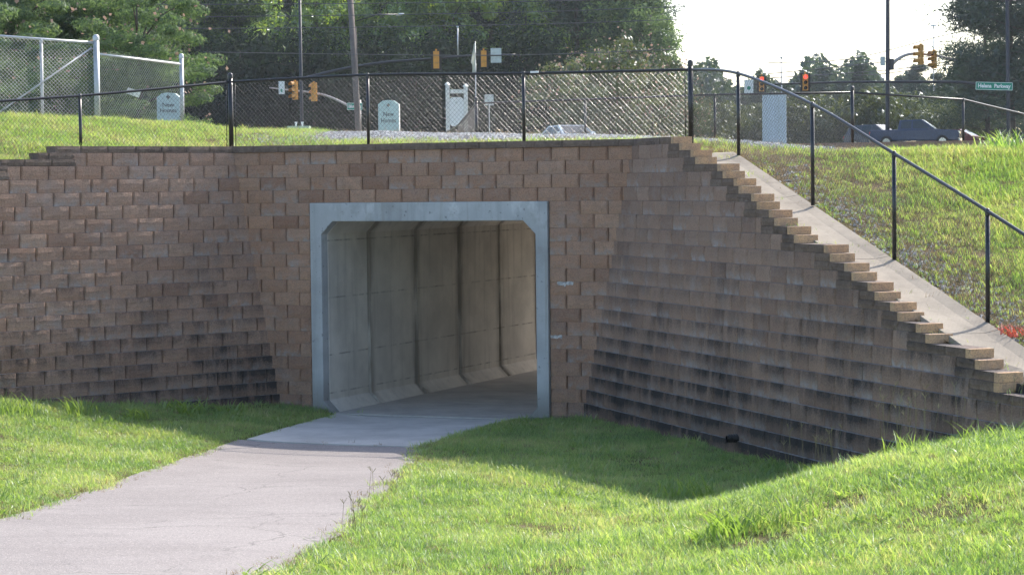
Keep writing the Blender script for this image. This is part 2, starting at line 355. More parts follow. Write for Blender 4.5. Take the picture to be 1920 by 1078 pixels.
M['tyre'] = simple('tyre_rubber', (0.015, 0.015, 0.015), 0.9)
M['chrome'] = simple('chrome_trim', (0.65, 0.66, 0.68), 0.15, 0.9)
M['tail'] = simple('red_tail_lamp', (0.5, 0.02, 0.02), 0.3)
M['pipe'] = simple('black_plastic_pipe', (0.014, 0.014, 0.014), 0.45)
M['lime'] = simple('white_lime_crust', (0.40, 0.385, 0.37), 0.9, var=0.4, scale=30)
M['cable'] = simple('cable', (0.09, 0.09, 0.10), 0.6)
M['lamp'] = simple('lamp_head', (0.62, 0.64, 0.64), 0.4)
def mat_stone():
    t = NT('ballast_stone'); c = t.ramp(t.rnd(), [(0, (0.22, 0.21, 0.20)), (0.5, (0.42, 0.41, 0.40)), (1, (0.60, 0.58, 0.56))])
    t.L(c, t.p.inputs['Base Color']); t.p.inputs['Roughness'].default_value = 0.95; return t.m
M['stone'] = mat_stone()

# ------------------------------------------------------------------ plan of the place
AL = rad(23)
U = Vector((math.cos(AL), -math.sin(AL), 0)); N_IN = Vector((math.sin(AL), math.cos(AL), 0)); C0 = Vector((-1.318, 34.7, 0))
DR = Vector((math.cos(rad(71)), -math.sin(rad(71)), 0)); DRN = Vector((-DR.y, DR.x, 0))          # right wing: along, and into the bank
DL = Vector((math.cos(rad(39.5)), math.sin(rad(39.5)), 0)); DLN = Vector((-DL.y, DL.x, 0))       # left wing: along (rightwards), into the bank
H_C = 0.2032; Z_F = 3.342; Z_TOP = Z_F + 4 * H_C; CAP_H = 0.1; BLK = 0.457
def sR(z): return 2.557 + 0.207 * z
def sL(z): return -2.614 - 0.196 * z
def corner_R(z): return C0 + U * sR(z) + Vector((0, 0, z))
def corner_L(z): return C0 + U * sL(z) + Vector((0, 0, z))
CR, CL = corner_R(4.2), corner_L(4.2)
BATR = 0.207 * abs(U.dot(DRN)); BATL = 0.196 * abs(U.dot(DLN))

def sstep(a, b, x):
    t = max(0.0, min(1.0, (x - a) / (b - a))); return t * t * (3 - 2 * t)
def fbm(x, y, s=1.0): return noise.fractal(Vector((x * s, y * s, 3.7)), 1.0, 2.0, 4)

def zline_R(mm): return max(1.05, min(3.98, 4.44 - 0.2745 * mm))
def zline_L(ml): return 4.2 - 0.17 * sstep(2.7, 3.4, ml) - 0.2 * sstep(3.9, 4.6, ml) - 0.1 * max(0.0, min(8.0, ml - 4.6))
_zx = [-12, -9.1, -5.9, -4.95, -3.4, -1.05, 1.8, 3.1, 4.5, 6.1, 9.1, 14]; _zv = [4.95, 4.90, 4.78, 4.62, 4.58, 4.51, 4.40, 4.32, 4.2, 4.14, 4.08, 4.0]
def behind(x, y):
    """distance behind the wall faces (largest of the three), which wall, and along-wall coordinate"""
    p = Vector((x, y, 0)); q = (p - C0).dot(N_IN)
    a = p - CR; mr = a.x * DR.x + a.y * DR.y; tr = a.x * DRN.x + a.y * DRN.y
    tr += BATR * (4.2 - zline_R(mr))
    b = p - CL; ml = -(b.x * DL.x + b.y * DL.y); tl = b.x * DLN.x + b.y * DLN.y
    tl += BATL * (4.2 - zline_L(ml))
    k = max((q, 'f'), (tr, 'r'), (tl, 'l')); return k[0], k[1], q, tr, tl, mr, ml
def z_upper(x, y):
    d, w, q, tr, tl, mr, ml = behind(x, y)
    zc = float(np.interp(x, _zx, _zv)); rise = zc - 4.22
    zl = zline_L(ml) + rise * sstep(0.2, 6.0, d) + (4.21 - zline_L(ml)) * sstep(0.5, 5, d)
    zf = 4.2 + rise * sstep(0.2, 4.0, d)
    base = zline_R(mr); zr = base + min(0.10 * max(0, tr - 1.0), max(0.0, 4.0 - base)) + 0.0
    if 0.2 < tr < 0.9 and mr > 0.8: zr -= 0.07
    zr = min(zr, 4.0)
    wr = sstep(-0.5, 1.5, tr - q) if mr > -3 else sstep(0.0, 6.0, tr - q)
    wl = sstep(-0.5, 1.5, tl - q) * (1 - wr)
    z = zr * wr + zl * wl + zf * (1 - wr - wl)
    return z + 0.03 * fbm(x, y, 0.9) * sstep(0.3, 1.2, d) * (0 if (mr > 1 and tr < 1.1 and w == 'r') else 1)

_ctl = np.array([(-2.6, 35.2, -.02), (-.2, 34.4, -.02), (-1.3, 34.7, -.02), (-2.5, 32, 0), (-1.2, 30.5, .02), (-3.8, 31.5, .03),
    (-4.1, 29.8, .08), (-1.3, 28.4, .08), (-4.5, 25.4, .28), (-1.36, 24.7, .27), (-4.84, 21, .5), (-1.43, 21.7, .43), (-1.6, 19.5, .55), (-1.8, 16.4, .75), (-5.2, 16.4, .8), (-2, 10, 1.2), (-6, 10, 1.25),
    (-7.5, 32.7, .5), (-6.85, 33.25, .42), (-6.16, 33.8, .33), (-5.44, 34.36, .24), (-4.7, 34.96, .18), (-3.93, 35.6, .14),
    (-7, 28, .5), (-8, 24, .6), (-9, 20, .75), (-6, 30, .3), (-10, 30, .8), (-12, 24, 1.0), (-10, 12, 1.3),
    (1.1, 33.56, .05), (1.8, 31.6, .09), (2.4, 29.8, .1), (2.95, 28.2, .12), (3.44, 26.8, .17), (3.89, 25.55, .33), (4.31, 24.46, .58), (4.7, 23.47, .85), (5.08, 22.46, 1.03), (5.6, 21, 1.2), (7, 19, 1.5), (6, 15, 1.5),
    (0, 26, .17), (1.0, 27.5, .0), (1.9, 24.8, .0), (2.6, 24.9, .07), (3.05, 25.7, .10), (2.9, 23.5, .36), (2.1, 23.3, .22), (.9, 24.2, .16), (.5, 22, .40), (3, 20, .98), (4, 18, 1.2), (2, 16, .84), (4, 14, 1.2), (0, 16, .70), (1.5, 19.2, .62), (2.0, 19, .77), (2.5, 19.5, .90), (3.1, 20, 1.03), (1.2, 17.8, .64), (.5, 19.5, .47), (1, 21.5, .32), (2, 21.5, .52), (1.5, 23, .18), (0, 12, 1.1), (5, 10, 1.5), (2, 6, 1.7), (-4, 5, 1.6), (10, 8, 1.8), (0, -4, 2.0), (9, 15, 1.7), (9.5, 20, 1.6)])
def _tps_fit(P):
    n = len(P); d = np.linalg.norm(P[:, None, :2] - P[None, :, :2], axis=2)
    K = np.where(d > 0, d * d * np.log(d + 1e-12), 0) + np.eye(n) * 0.08
    Q = np.hstack([np.ones((n, 1)), P[:, :2]]); A = np.vstack([np.hstack([K, Q]), np.hstack([Q.T, np.zeros((3, 3))])])
    return np.linalg.solve(A, np.concatenate([P[:, 2], np.zeros(3)]))
_tw = _tps_fit(_ctl)
def z_lower(x, y):
    d = np.hypot(_ctl[:, 0] - x, _ctl[:, 1] - y)
    return float(np.dot(_tw[:len(_ctl)], d * d * np.log(d + 1e-12)) + _tw[-3] + _tw[-2] * x + _tw[-1] * y)
# path edges, by distance from the camera
_pl = [(31.6, -3.85), (31.2, -4.02), (29.8, -4.12), (25.44, -4.5), (20.96, -4.86), (16, -5.45), (10, -6.6), (2, -9)]
_pr = [(30.6, -1.28), (30.2, -1.2), (28.4, -1.28), (24.7, -1.36), (21.76, -1.43), (19.6, -1.53), (16.37, -1.79), (11, -2.6), (2, -4.6)]
def path_edges(y):
    yl = [a[0] for a in _pl][::-1]; yr = [a[0] for a in _pr][::-1]
    return float(np.interp(y, yl, [a[1] for a in _pl][::-1])), float(np.interp(y, yr, [a[1] for a in _pr][::-1]))
APRON = [Vector((-3.78, 31.6, 0)), Vector((-1.30, 30.56, 0)), Vector((-0.05, 34.14, 0)), Vector((-2.80, 35.31, 0))]
def in_apron(x, y, grow=0.0):
    for i in range(4):
        a, b = APRON[i], APRON[(i + 1) % 4]; e = (b - a); l = e.length
        if (e.x * (y - a.y) - e.y * (x - a.x)) / l < -grow: return False
    return True
def on_path(x, y, grow=0.0):
    if in_apron(x, y, grow): return True
    if y > 31.8: return False
    a, b = path_edges(y); n = APRON[0] + (APRON[1] - APRON[0]) * ((x - APRON[0].x) / (APRON[1].x - APRON[0].x))
    return a - grow < x < b + grow and y < n.y + 0.02

def grid_mesh(name, xs, ys, fz, keep, dens=None, snap=None):
    vid = {}; vs = []; fs = []; dv = []
    def g(i, j):
        if (i, j) not in vid:
            x, y = xs[i], ys[j]
            if snap: x, y = snap(x, y)
            vid[(i, j)] = len(vs); vs.append((x, y, fz(x, y)))
            dv.append(dens(x, y) if dens else 0.0)
        return vid[(i, j)]
    for i in range(len(xs) - 1):
        for j in range(len(ys) - 1):
            if keep(xs[i], ys[j], xs[i + 1], ys[j + 1]): fs.append((g(i, j), g(i + 1, j), g(i + 1, j + 1), g(i, j + 1)))
    me = bpy.data.meshes.new(name); me.from_pydata(vs, [], fs)
    me.polygons.foreach_set('use_smooth', [True] * len(fs))
    if dens:
        at_ = me.attributes.new('dens', 'FLOAT', 'POINT'); at_.data.foreach_set('value', dv)
    return me

# ---- lower lawn
def keep_low(x0, y0, x1, y1):
    return min(behind(x, y)[0] - (0.95 if behind(x, y)[1] != 'f' else 0) for x in (x0, x1) for y in (y0, y1)) < 0.1 or y0 < 21.5
def low_fz(x, y):
    z = z_lower(x, y)
    if on_path(x, y, 0.0): return z - 0.04
    return z + 0.012 + 0.02 * fbm(x, y, 1.3)
def low_dens(x, y):
    e = 0.10 * noise.noise(Vector((x * 2.5, y * 1.2, 0))) + 0.05 * noise.noise(Vector((x * 7, y * 4, 5)))
    if on_path(x, y, -0.02 + e): return 0.0
    d, w, q, tr, tl, mr, ml = behind(x, y)
    if w == 'f' and q > -0.03: return 0.0
    f = fbm(x + 9, y, 0.55); p = 1.0
    if f > 0.22: p *= 1 - 0.65 * sstep(0.22, 0.5, f)
    for bx, by, br in ((-6.8, 28.6, 0.55), (0.3, 20.3, 0.5), (1.9, 17.4, 0.4), (-0.6, 23.5, 0.4), (0.1, 18.6, .35), (1.2, 20.4, .45), (3.3, 16.9, .4), (-6.2, 25.6, .35), (-7.2, 26.6, .3), (0.2, 16.6, .3), (2.7, 18.3, .3)):
        r = math.hypot((x - bx), (y - by) * 0.6) / br
        p *= 0.12 + 0.88 * sstep(0.5, 1.2, r + 0.3 * noise.noise(Vector((x * 4, y * 4, 0))))
    if y < 13.2: p *= 0.0
    if abs(x) > y * 0.30: p *= 0.0
    return p
_xs = np.arange(-11, 11.01, 0.2); _ys = np.concatenate([np.arange(-4, 13, 0.8), np.arange(13, 37.01, 0.2)])
low_me = grid_mesh('lawn', _xs, _ys, low_fz, keep_low, low_dens)
low_me.materials.append(M['lawn'])
lawn = link_mesh('lawn', low_me); tag(lawn, 'grassy ground on both sides of the path', kind='structure')

# ---- path and apron
def strip_path():
    mb = MB(); yy = list(np.arange(0, 31.2, 0.3)); nx = 10
    rows = []
    for y in yy:
        a, b = path_edges(y); ja = 0.05 * noise.noise(Vector((0, y * 1.9, 1))) + 0.03 * noise.noise(Vector((0, y * 6, 4))); jb = 0.05 * noise.noise(Vector((9, y * 1.9, 1))) + 0.03 * noise.noise(Vector((9, y * 6, 4)))
        a += ja; b += jb
        rows.append([(a + (b - a) * i / nx, y) for i in range(nx + 1)])
    # last row follows the apron's near edge
    e0, e1 = APRON[0] + Vector((0.0, -0.012, 0)), APRON[1] + Vector((0.0, -0.012, 0))
    rows = [r for r in rows if r[0][1] < 30.3]
    rows.append([tuple((e0.lerp(e1, i / nx) + Vector((-0.12 * (1 - i / nx), -0.0, 0)))[:2]) for i in range(nx + 1)])
    vs = [(x, y, z_lower(x, y) + 0.004) for r in rows for x, y in r]; n = nx + 1
    fs = [(j * n + i, j * n + i + 1, (j + 1) * n + i + 1, (j + 1) * n + i) for j in range(len(rows) - 1) for i in range(nx)]
    mb.add(vs, fs); return mb
tag(strip_path().build('path', M['asphalt'], smooth=True), 'worn pinkish grey asphalt path leading to the tunnel', kind='structure')
mb = MB(); nx, ny = 8, 8; vs = []
for j in range(ny + 1):
    for i in range(nx + 1):
        p = APRON[0].lerp(APRON[1], i / nx).lerp(APRON[3].lerp(APRON[2], i / nx), j / ny); vs.append((p.x, p.y, z_lower(p.x, p.y) + 0.016))
top = len(vs); mb.add(vs, [(j * 9 + i, j * 9 + i + 1, (j + 1) * 9 + i + 1, (j + 1) * 9 + i) for j in range(ny) for i in range(nx)])
edge = [i for i in range(9)]; mb.add([vs[i] for i in edge] + [(vs[i][0], vs[i][1], vs[i][2] - 0.06) for i in edge], [(i + 1, i, 9 + i, 10 + i) for i in range(8)])
tag(mb.build('pavement', M['apron']), 'pale concrete apron slab in front of the tunnel', kind='structure')

# ---- upper bank
def keep_up(x0, y0, x1, y1): 
    qm = max((Vector((x, y, 0)) - C0).dot(N_IN) for x in (x0, x1) for y in (y0, y1))
    return qm < 12.95 and max(behind(x, y)[0] for x in (x0, x1) for y in (y0, y1)) > 0.16
def snap_up(x, y):
    d, w, q, tr, tl, mr, ml = behind(x, y)
    if d < 0.16:
        n = {'f': N_IN, 'r': DRN, 'l': DLN}[w]; x += n.x * (0.16 - d); y += n.y * (0.16 - d)
    return x, y
def up_dens(x, y):
    d, w, q, tr, tl, mr, ml = behind(x, y)
    if y < 19 or abs(x) > y * 0.31 or y > 44: return 0.0
    p = 1.0
    if w == 'r' and mr > 0.8:
        p *= 0.15 + 0.85 * sstep(1.15, 2.7, tr + 0.5 * noise.noise(Vector((x * 1.5, y * 1.5, 2))))
        p *= 1 - 0.5 * sstep(0.1, 0.4, fbm(x, y, 0.6)) * sstep(4.0, 1.5, tr)
    elif w == 'f' or (w == 'r'):
        p *= 0.55 * sstep(0.25, 0.6, d) * (0.35 + 0.65 * sstep(-0.15, 0.25, fbm(x, y, 0.9)))
        if q > 1.4 and x > -3.4: p *= sstep(2.2, 1.4, q)
    else:
        p *= 1 - 0.75 * sstep(0.15, 0.4, fbm(x + 3, y, 0.7)) * sstep(-8.5, -5.5, x)
    return p
_xu = np.arange(-16, 16.01, 0.25); _yu = np.arange(16, 47.01, 0.25)
# in the upper right the bank meets the near lawn beyond the end of the wing
up_me = grid_mesh('bank', _xu, _yu, z_upper, lambda a, b, c, d: keep_up(a, b, c, d) and not (b < 20.5), up_dens, snap_up)
up_me.materials.append(M['bank'])
tag(link_mesh('bank', up_me), 'higher grassy bank behind the retaining walls', kind='structure')
# ---- ground beyond: from the back fence to the horizon with the cut of the far portal
def z_far(x, y):
    p = Vector((x, y, 0)); q = (p - C0).dot(N_IN); s = (p - C0).dot(U)
    base = float(np.interp(y, [40, 46, 55, 105, 150, 300, 2500], [4.25, 4.3, 4.3, 5.2, 5.6, 6.5, 12]))
    if q > 12.65:
        t = abs(s) - (3.6 + 0.2 * (q - 12.65)); cut = 0.03 * (q - 12.65) + max(0, t) * 0.8
        return min(base, cut) if q < 36 else base
    return base
_sf = [-300, -120, -60, -30, -15] + list(np.arange(-9, 9.1, 0.75)) + [15, 30, 60, 120, 300]
_qf = [12.7] + list(np.arange(13.5, 37, 1.5)) + [50, 70, 90, 110, 130, 160, 220, 400, 900, 2400]
mbf = MB(); vs = []
for q in _qf:
    for s in _sf:
        k = 1 + max(0, q - 100) / 150; p = C0 + U * (s * k) + N_IN * q; vs.append((p.x, p.y, z_far(p.x, p.y)))
n = len(_sf); mbf.add(vs, [(j * n + i, j * n + i + 1, (j + 1) * n + i + 1, (j + 1) * n + i) for j in range(len(_qf) - 1) for i in range(n - 1)])
tag(mbf.build('terrain', M['far_ground']), 'flat far ground beyond the railway bank', kind='structure')
# side ground so that nothing ends in a void beside the picture
for sx, zz in ((-1, 4.9), (1, 4.1)):
    mb = MB(); xs = [16, 60, 300] if sx > 0 else [-300, -60, -16]
    ys = [-10, 20, 34, 47, 60]; hz = lambda x, y: (1.7 + (zz - 1.7) * sstep(18, 40, y)) if True else 0
    mb.add([(x, y, hz(x, y) - 0.06) for y in ys for x in xs], [(j * 3 + i, j * 3 + i + 1, (j + 1) * 3 + i + 1, (j + 1) * 3 + i) for j in range(4) for i in range(2)])
    tag(mb.build('ground', M['far_ground']), 'open ground to the side of the banks', kind='structure')
mb = MB(); mb.add([(-160, 140, 5.56), (160, 140, 5.56), (160, 162, 5.72), (-160, 162, 5.72)], [(0, 1, 2, 3)])
mb.add([(-160, 140, 5.0), (160, 140, 5.0), (160, 140, 5.56), (-160, 140, 5.56)], [(0, 1, 2, 3)])
tag(mb.build('road', M['road']), 'distant asphalt road with the traffic signals', kind='structure')

# ------------------------------------------------------------------ retaining walls, block by block
def block_mesh(name, mat, depth=0.25, nx=5, nz=3, amp=0.010, cham=0.010):
    """unit block: x 0..1, z 0..1 (scaled per object), rough face at y=0 looking to -y"""
    mb = MB(); vs = []
    for j in range(nz + 1):
        for i in range(nx + 1):
            edge = i in (0, nx) or j in (0, nz)
            y = (cham * (2.0 if i in (0, nx) else 0.7) + random.uniform(0, 0.004)) if edge else random.uniform(-amp, amp * 0.6)
            x = (0, 0.05, 0.35, 0.65, 0.95, 1)[i] if nx == 5 else i / nx; z = j / nz
            if 0 < i < nx and not (nx == 5 and i in (1, 4)): x += random.uniform(-.03, .03)
            if 0 < j < nz: z += random.uniform(-.05, .05)
            vs.append((x, y, z))
    n = nx + 1; fs = [(j * n + i, j * n + i + 1, (j + 1) * n + i + 1, (j + 1) * n + i) for j in range(nz) for i in range(nx)]
    b = len(vs); vs += [(0, depth, 0), (1, depth, 0), (1, depth, 1), (0, depth, 1)]
    fs += [tuple([b, b + 1] + [i for i in range(nx, -1, -1)]), tuple([nz * n + i for i in range(nx + 1)] + [b + 2, b + 3]),
           tuple([b + 3, b] + [j * n for j in range(nz + 1)]), tuple([b + 1, b + 2] + [j * n + nx for j in range(nz, -1, -1)]), (b + 1, b, b + 3, b + 2)]
    mb.add(vs, fs); me = mb.mesh(name); me.materials.append(mat); return me
def variants(name, mat, k, **kw): return [block_mesh(name, mat, **kw) for _ in range(k)]
B_FRONT = variants('block', M['block_front'], 8, amp=0.006, cham=0.010)
B_LEFT = variants('block', M['block_left'], 8, amp=0.0065, cham=0.012)
B_RIGHT = variants('block', M['block_right'], 8, amp=0.0035, cham=0.006)
C_FLAT = variants('cap', M['cap'], 5, depth=0.30, nz=2, amp=0.006, cham=0.008)
C_STEP = variants('cap', M['cap_step'], 5, depth=0.28, nz=2, amp=0.005, cham=0.007)
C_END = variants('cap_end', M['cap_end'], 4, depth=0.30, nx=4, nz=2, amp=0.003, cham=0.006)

def place(name, me, root, p, ang, w, h, dsc=1.0):
    o = bpy.data.objects.new(name, me); COL.objects.link(o); o.parent = root
    o.location = Vector(p) - root.location; o.rotation_euler.z = ang; o.scale = (w, dsc, h); return o
J = 0.010
A_F, A_R, A_L = -AL, -rad(71), rad(39.5)
# portal wall
root_f = empty('retaining_wall', C0, 0, 'upright brown block wall around the grey concrete tunnel opening', 'wall')
for k in range(-4, 17):
    z0 = Z_F - H_C * (k + 1); zm = z0 + H_C / 2
    a, b = sL(zm), sR(zm)
    off = (0.5 * BLK if k % 2 else 0.0) + (-2.03 % BLK)
    a -= 0.05; b += 0.05
    spans = [(a, b)] if k < 0 else [(a, -2.035), (2.035, b)]
    for s0, s1 in spans:
        x = s0; i0 = math.floor((s0 - off) / BLK) + 1
        cuts = [s0] + [off + BLK * i for i in range(i0, i0 + 40) if s0 + 0.07 < off + BLK * i < s1 - 0.07] + [s1]
        for c, d in zip(cuts[:-1], cuts[1:]):
            jit = random.uniform(-0.003, 0.004)
            place('block', random.choice(B_FRONT), root_f, C0 + U * (c + J / 2) + N_IN * (0.02 + jit) + Vector((0, 0, z0 + 0.001)), A_F, d - c - J, H_C - 0.003)
x = sL(4.2) - 0.05
while x < sR(4.2) - 0.03:
    w = random.choice((0.457, 0.457, 0.40)); w = min(w, sR(4.2) - x + 0.015)
    if sR(4.2) - x - w < 0.12: w = sR(4.2) - x + 0.015
    place('cap', random.choice(C_FLAT), root_f, C0 + U * x + N_IN * (-0.012 + random.uniform(-.004, .004)) + Vector((0, 0, Z_TOP + 0.001)), A_F, w - 0.004, CAP_H + random.uniform(-.002, .002)); x += w
# white lime runs beside the opening
for s, z, w, h in ((2.30, 2.10, 0.26, 0.05), (2.14, 1.29, 0.2, 0.045)):
    mb = MB(); pts = []; n = 17
    for i in range(n): pts.append((-w / 2 + w * i / (n - 1), h * (0.35 + 0.3 * random.random())))
    for i in range(n - 1, -1, -1): pts.append((-w / 2 + w * i / (n - 1), -h * (0.2 + 0.9 * random.random()) * (1 if 0 < i < n - 1 else 0.2)))
    mb.prism(pts, N_IN * 0.006, U * s + Vector((0, 0, z)) + N_IN * 0.018, U)
    o = mb.build('lime_crust', M['lime'], root_f)

# left wing wall
root_l = empty('retaining_wall', corner_L(0) - DL * 3, 0, 'leaning left wing wall of brown blocks with dark stained lower courses', 'wall')
for j in range(0, 21):
    z0 = Z_TOP - H_C * (j + 1); zm = z0 + H_C / 2; c = corner_L(zm); c.z = z0
    zbase = None
    off = (0.0 if j % 2 else 0.23) + 0.12
    mend = 2.95 if j == 0 else (4.42 if j == 1 else 5.6)
    cuts = [-0.05] + [off + BLK * i for i in range(0, 20) if 0.07 < off + BLK * i < mend - 0.05] + [mend]
    for a, b in zip(cuts[:-1], cuts[1:]):
        g = c - DL * ((a + b) / 2)
        if z0 + H_C < z_lower(g.x, g.y) - 0.12: continue
        place('block', random.choice(B_LEFT), root_l, c - DL * (b - J / 2) + DLN * random.uniform(-.003, .004) + Vector((0, 0, 0.001)), A_L, b - a - J, H_C - 0.003)
def caps_L(m0, m1, z, endrec=0):
    x = m0
    while x < m1 - 0.02:
        w = min(random.choice((0.457, 0.5, 0.42)), m1 - x)
        if m1 - x - w < 0.15: w = m1 - x
        c = corner_L(z); c.z = z
        place('cap', random.choice(C_FLAT), root_l, c - DL * (x + w) - DLN * 0.012 + Vector((0, 0, .001)), A_L, w - 0.004, CAP_H); x += w
caps_L(-0.03, 3.15, Z_TOP); caps_L(2.83, 3.46, Z_TOP - 0.1); caps_L(2.83, 4.1, Z_TOP - 0.2)
caps_L(3.98, 4.45, Z_TOP - 0.3); caps_L(3.98, 5.6, Z_TOP - 0.4)

# right wing wall with its stepped coping
root_r = empty('retaining_wall', corner_R(0) + DR * 5, 0, 'right wing wall of brown blocks with stair stepped coping going down to the grass', 'wall')
LM = [1.37, 2.02, 3.05, 3.65, 4.31, 4.92, 5.59, 6.61, 7.27, 7.91, 8.56, 9.23, 10.35]
R1M = [1.88, 2.53, 3.54, 4.14, 4.79, 5.4, 6.05, 7.11, 7.75, 8.4, 9.02, 9.73, 10.85]
R2M = [2.32, 3.32, 3.94, 4.58, 5.2, 5.82, 6.91, 7.52, 8.19, 8.81, 9.48, 10.62, 11.27]
for j in range(0, 21):
    z0 = Z_TOP - H_C * (j + 1); zm = z0 + H_C / 2; c = corner_R(zm); c.z = z0
    mend = LM[j] if j < 13 else (10.7 if j == 13 else 12.05)
    off = (0.0 if j % 2 else 0.23) + 0.09 * (j % 3)
    cuts = [-0.04] + [off + BLK * i for i in range(0, 40) if 0.07 < off + BLK * i < mend - 0.06] + [mend]
    for a, b in zip(cuts[:-1], cuts[1:]):
        g = c + DR * ((a + b) / 2)
        f = g - DRN * 0.05
        if z0 + H_C < z_lower(f.x, f.y) + 0.015: continue
        place('corner_block' if a < 0 else ('end_block' if b == mend and j < 13 else 'block'), random.choice(B_RIGHT), root_r, c + DR * (a + J / 2) + DRN * random.uniform(-.003, .004) + Vector((0, 0, 0.001)), A_R, b - a - J, H_C - 0.003)
def caps_R(m0, m1, z, end=True):
    """stained cap units along the face and a clean tan end unit, coloured brighter as if sunlit, whose cut face looks down the slope"""
    c = corner_R(z + 0.05); c.z = z; ew = 0.11 if end else 0.0; x = m0; m1b = m1 - ew
    nn = max(1, round((m1b - m0) / 0.42)); w = (m1b - m0) / nn
    for i in range(nn):
        place('cap', random.choice(C_STEP), root_r, c + DR * (m0 + w * i + 0.002) - DRN * 0.014 + Vector((0, 0, .001)), A_R, w - 0.004, CAP_H - 0.002)
    if end:   # the cut end: turned to face along the wall
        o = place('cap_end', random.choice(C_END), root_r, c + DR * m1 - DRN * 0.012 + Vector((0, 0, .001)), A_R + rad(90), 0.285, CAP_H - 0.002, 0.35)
caps_R(1.0, 1.53, Z_TOP)
c = corner_R(Z_TOP + 0.05); c.z = Z_TOP
for a, b in ((-0.05, .38), (.38, .80), (.80, 1.0)):
    place('cap', random.choice(C_FLAT), root_r, c + DR * a - DRN * 0.012 + Vector((0, 0, .001)), A_R, b - a - .004, CAP_H)
caps_R(1.3, 2.04, Z_TOP + 0.0, True) if False else None
for k in range(13):
    zt = Z_TOP - H_C * k
    caps_R(LM[k], R1M[k], zt - 0.1016); caps_R(LM[k], R2M[k], zt - 0.2032)
zt = Z_TOP - H_C * 13
caps_R(10.7, 11.30, zt - 0.1016); caps_R(10.7, 12.05, zt - 0.2032)
M['fill'] = simple('dark_gap_backing', (0.035, 0.03, 0.027), 1.0)  # for slabs added behind the blocks so no sky shows through the joints
mb = MB()
for a, b, z0, z1 in ((-3.75, -2.034, -0.6, Z_TOP), (2.034, 3.6, -0.6, Z_TOP), (-2.034, 2.034, Z_F + 0.004, Z_TOP)):
    mb.prism([(a, z0), (b, z0), (b, z1), (a, z1)], N_IN * 0.06, N_IN * 0.20, U)
mb.build('gap_backing', M['fill'], root_f)
def wing_back(root, cfun, d, dn, prof, zb):
    e = cfun(1.0) - cfun(0.0); mb = MB(); poly = prof + [(prof[-1][0], zb), (prof[0][0], zb)]
    mb.prism(poly, dn * 0.05, cfun(0.0) + dn * 0.19 - root.location, d, e); mb.build('gap_backing', M['fill'], root)
wing_back(root_l, corner_L, -DL, DLN, [(-0.15, Z_TOP - .01), (2.9, Z_TOP - .01), (2.95, 3.94), (4.3, 3.94), (4.4, 3.73), (5.6, 3.73)], -0.6)
prof = [(-0.15, Z_TOP - .01)]
for k in range(13): prof += [(LM[k] + .35, Z_TOP - H_C * k - .01), (LM[k] + .35, Z_TOP - H_C * (k + 1) - .01)]
prof += [(12.5, Z_TOP - H_C * 13 - .01)]
wing_back(root_r, corner_R, DR, DRN, prof, -0.6)
# drain pipe stub at the foot of the wall
pp = Vector((2.86, 28.57, 0.33)); mb = MB()
mb.tube([pp - DRN * 0.14 + Vector((0, 0, -.01)), pp + DRN * 0.2], 0.048, 14, False); mb.tube([pp - DRN * 0.14 + Vector((0, 0, -.01)), pp + DRN * 0.2], 0.039, 14, False)
for i in range(4): mb.tube([pp - DRN * (0.12 - .035 * i), pp - DRN * (0.105 - .035 * i)], 0.054, 14)
tag(mb.build('drain_pipe', M['pipe'], None, True), 'short black corrugated drain pipe sticking out of the right wall foot', 'pipe')

# ------------------------------------------------------------------ box culvert
IN = [(-1.63, 0), (-1.83, .203), (-1.83, 2.845), (-1.63, 3.048), (1.63, 3.048), (1.83, 2.845), (1.83, .203), (1.63, 0)]
def culvert_piece(L0, L1, grow=0.0, bevel=0.0, top=3.34, side=2.03):
    """ring extruded from L0 to L1 along +y in local culvert axes; bevel opens the inner edge into a joint groove"""
    mb = MB()
    def ring(y, g):
        c = [(x * (1 + g / 1.83), 0 + (z - 1.52) * (1 + g / 1.52) + 1.52) for x, z in IN]; return [(x, y, z) for x, z in c]
    ys = [(L0, bevel), (L0 + bevel, 0), (L1 - bevel, 0), (L1, bevel)] if bevel else [(L0, 0), (L1, 0)]
    rings = [ring(y, g) for y, g in ys]; vs = [p for r in rings for p in r]; fs = []
    for k in range(len(rings) - 1):
        for i in range(8): fs.append((k * 8 + i, k * 8 + (i + 1) % 8, (k + 1) * 8 + (i + 1) % 8, (k + 1) * 8 + i))
    outer = [(-1.63, -.25), (-side, -.25), (-side, .203), (-side, 2.845), (-side, top), (-1.63, top), (1.63, top), (side, top), (side, 2.845), (side, .203), (side, -.25), (1.63, -.25)]
    b0 = len(vs); vs += [(x, L0, z) for x, z in outer]; b1 = len(vs); vs += [(x, L1, z) for x, z in outer]
    for i in range(12): fs.append((b0 + i, b1 + i, b1 + (i + 1) % 12, b0 + (i + 1) % 12))
    for base, b in ((0, b0), ((len(rings) - 1) * 8, b1)):
        q = lambda *ii: tuple((base + i) if i < 8 else (b + i - 8) for i in ii)
        fs += [q(0, 1, 10, 9, 8), q(1, 2, 11, 10), q(2, 3, 13, 12, 11), q(3, 4, 14, 13), q(4, 5, 16, 15, 14), q(5, 6, 17, 16), q(6, 7, 19, 18, 17), q(7, 0, 8, 19)]
    mb.add(vs, fs); return mb
cul = empty('box_culvert', C0, -AL, 'grey precast concrete box tunnel under the bank with chamfered corners', 'tunnel')
fr = culvert_piece(-0.015, 0.20).build('portal_frame', M['frame'], cul)
bv = fr.modifiers.new('bevel', 'BEVEL'); bv.width = 0.012; bv.segments = 2; bv.limit_method = 'ANGLE'
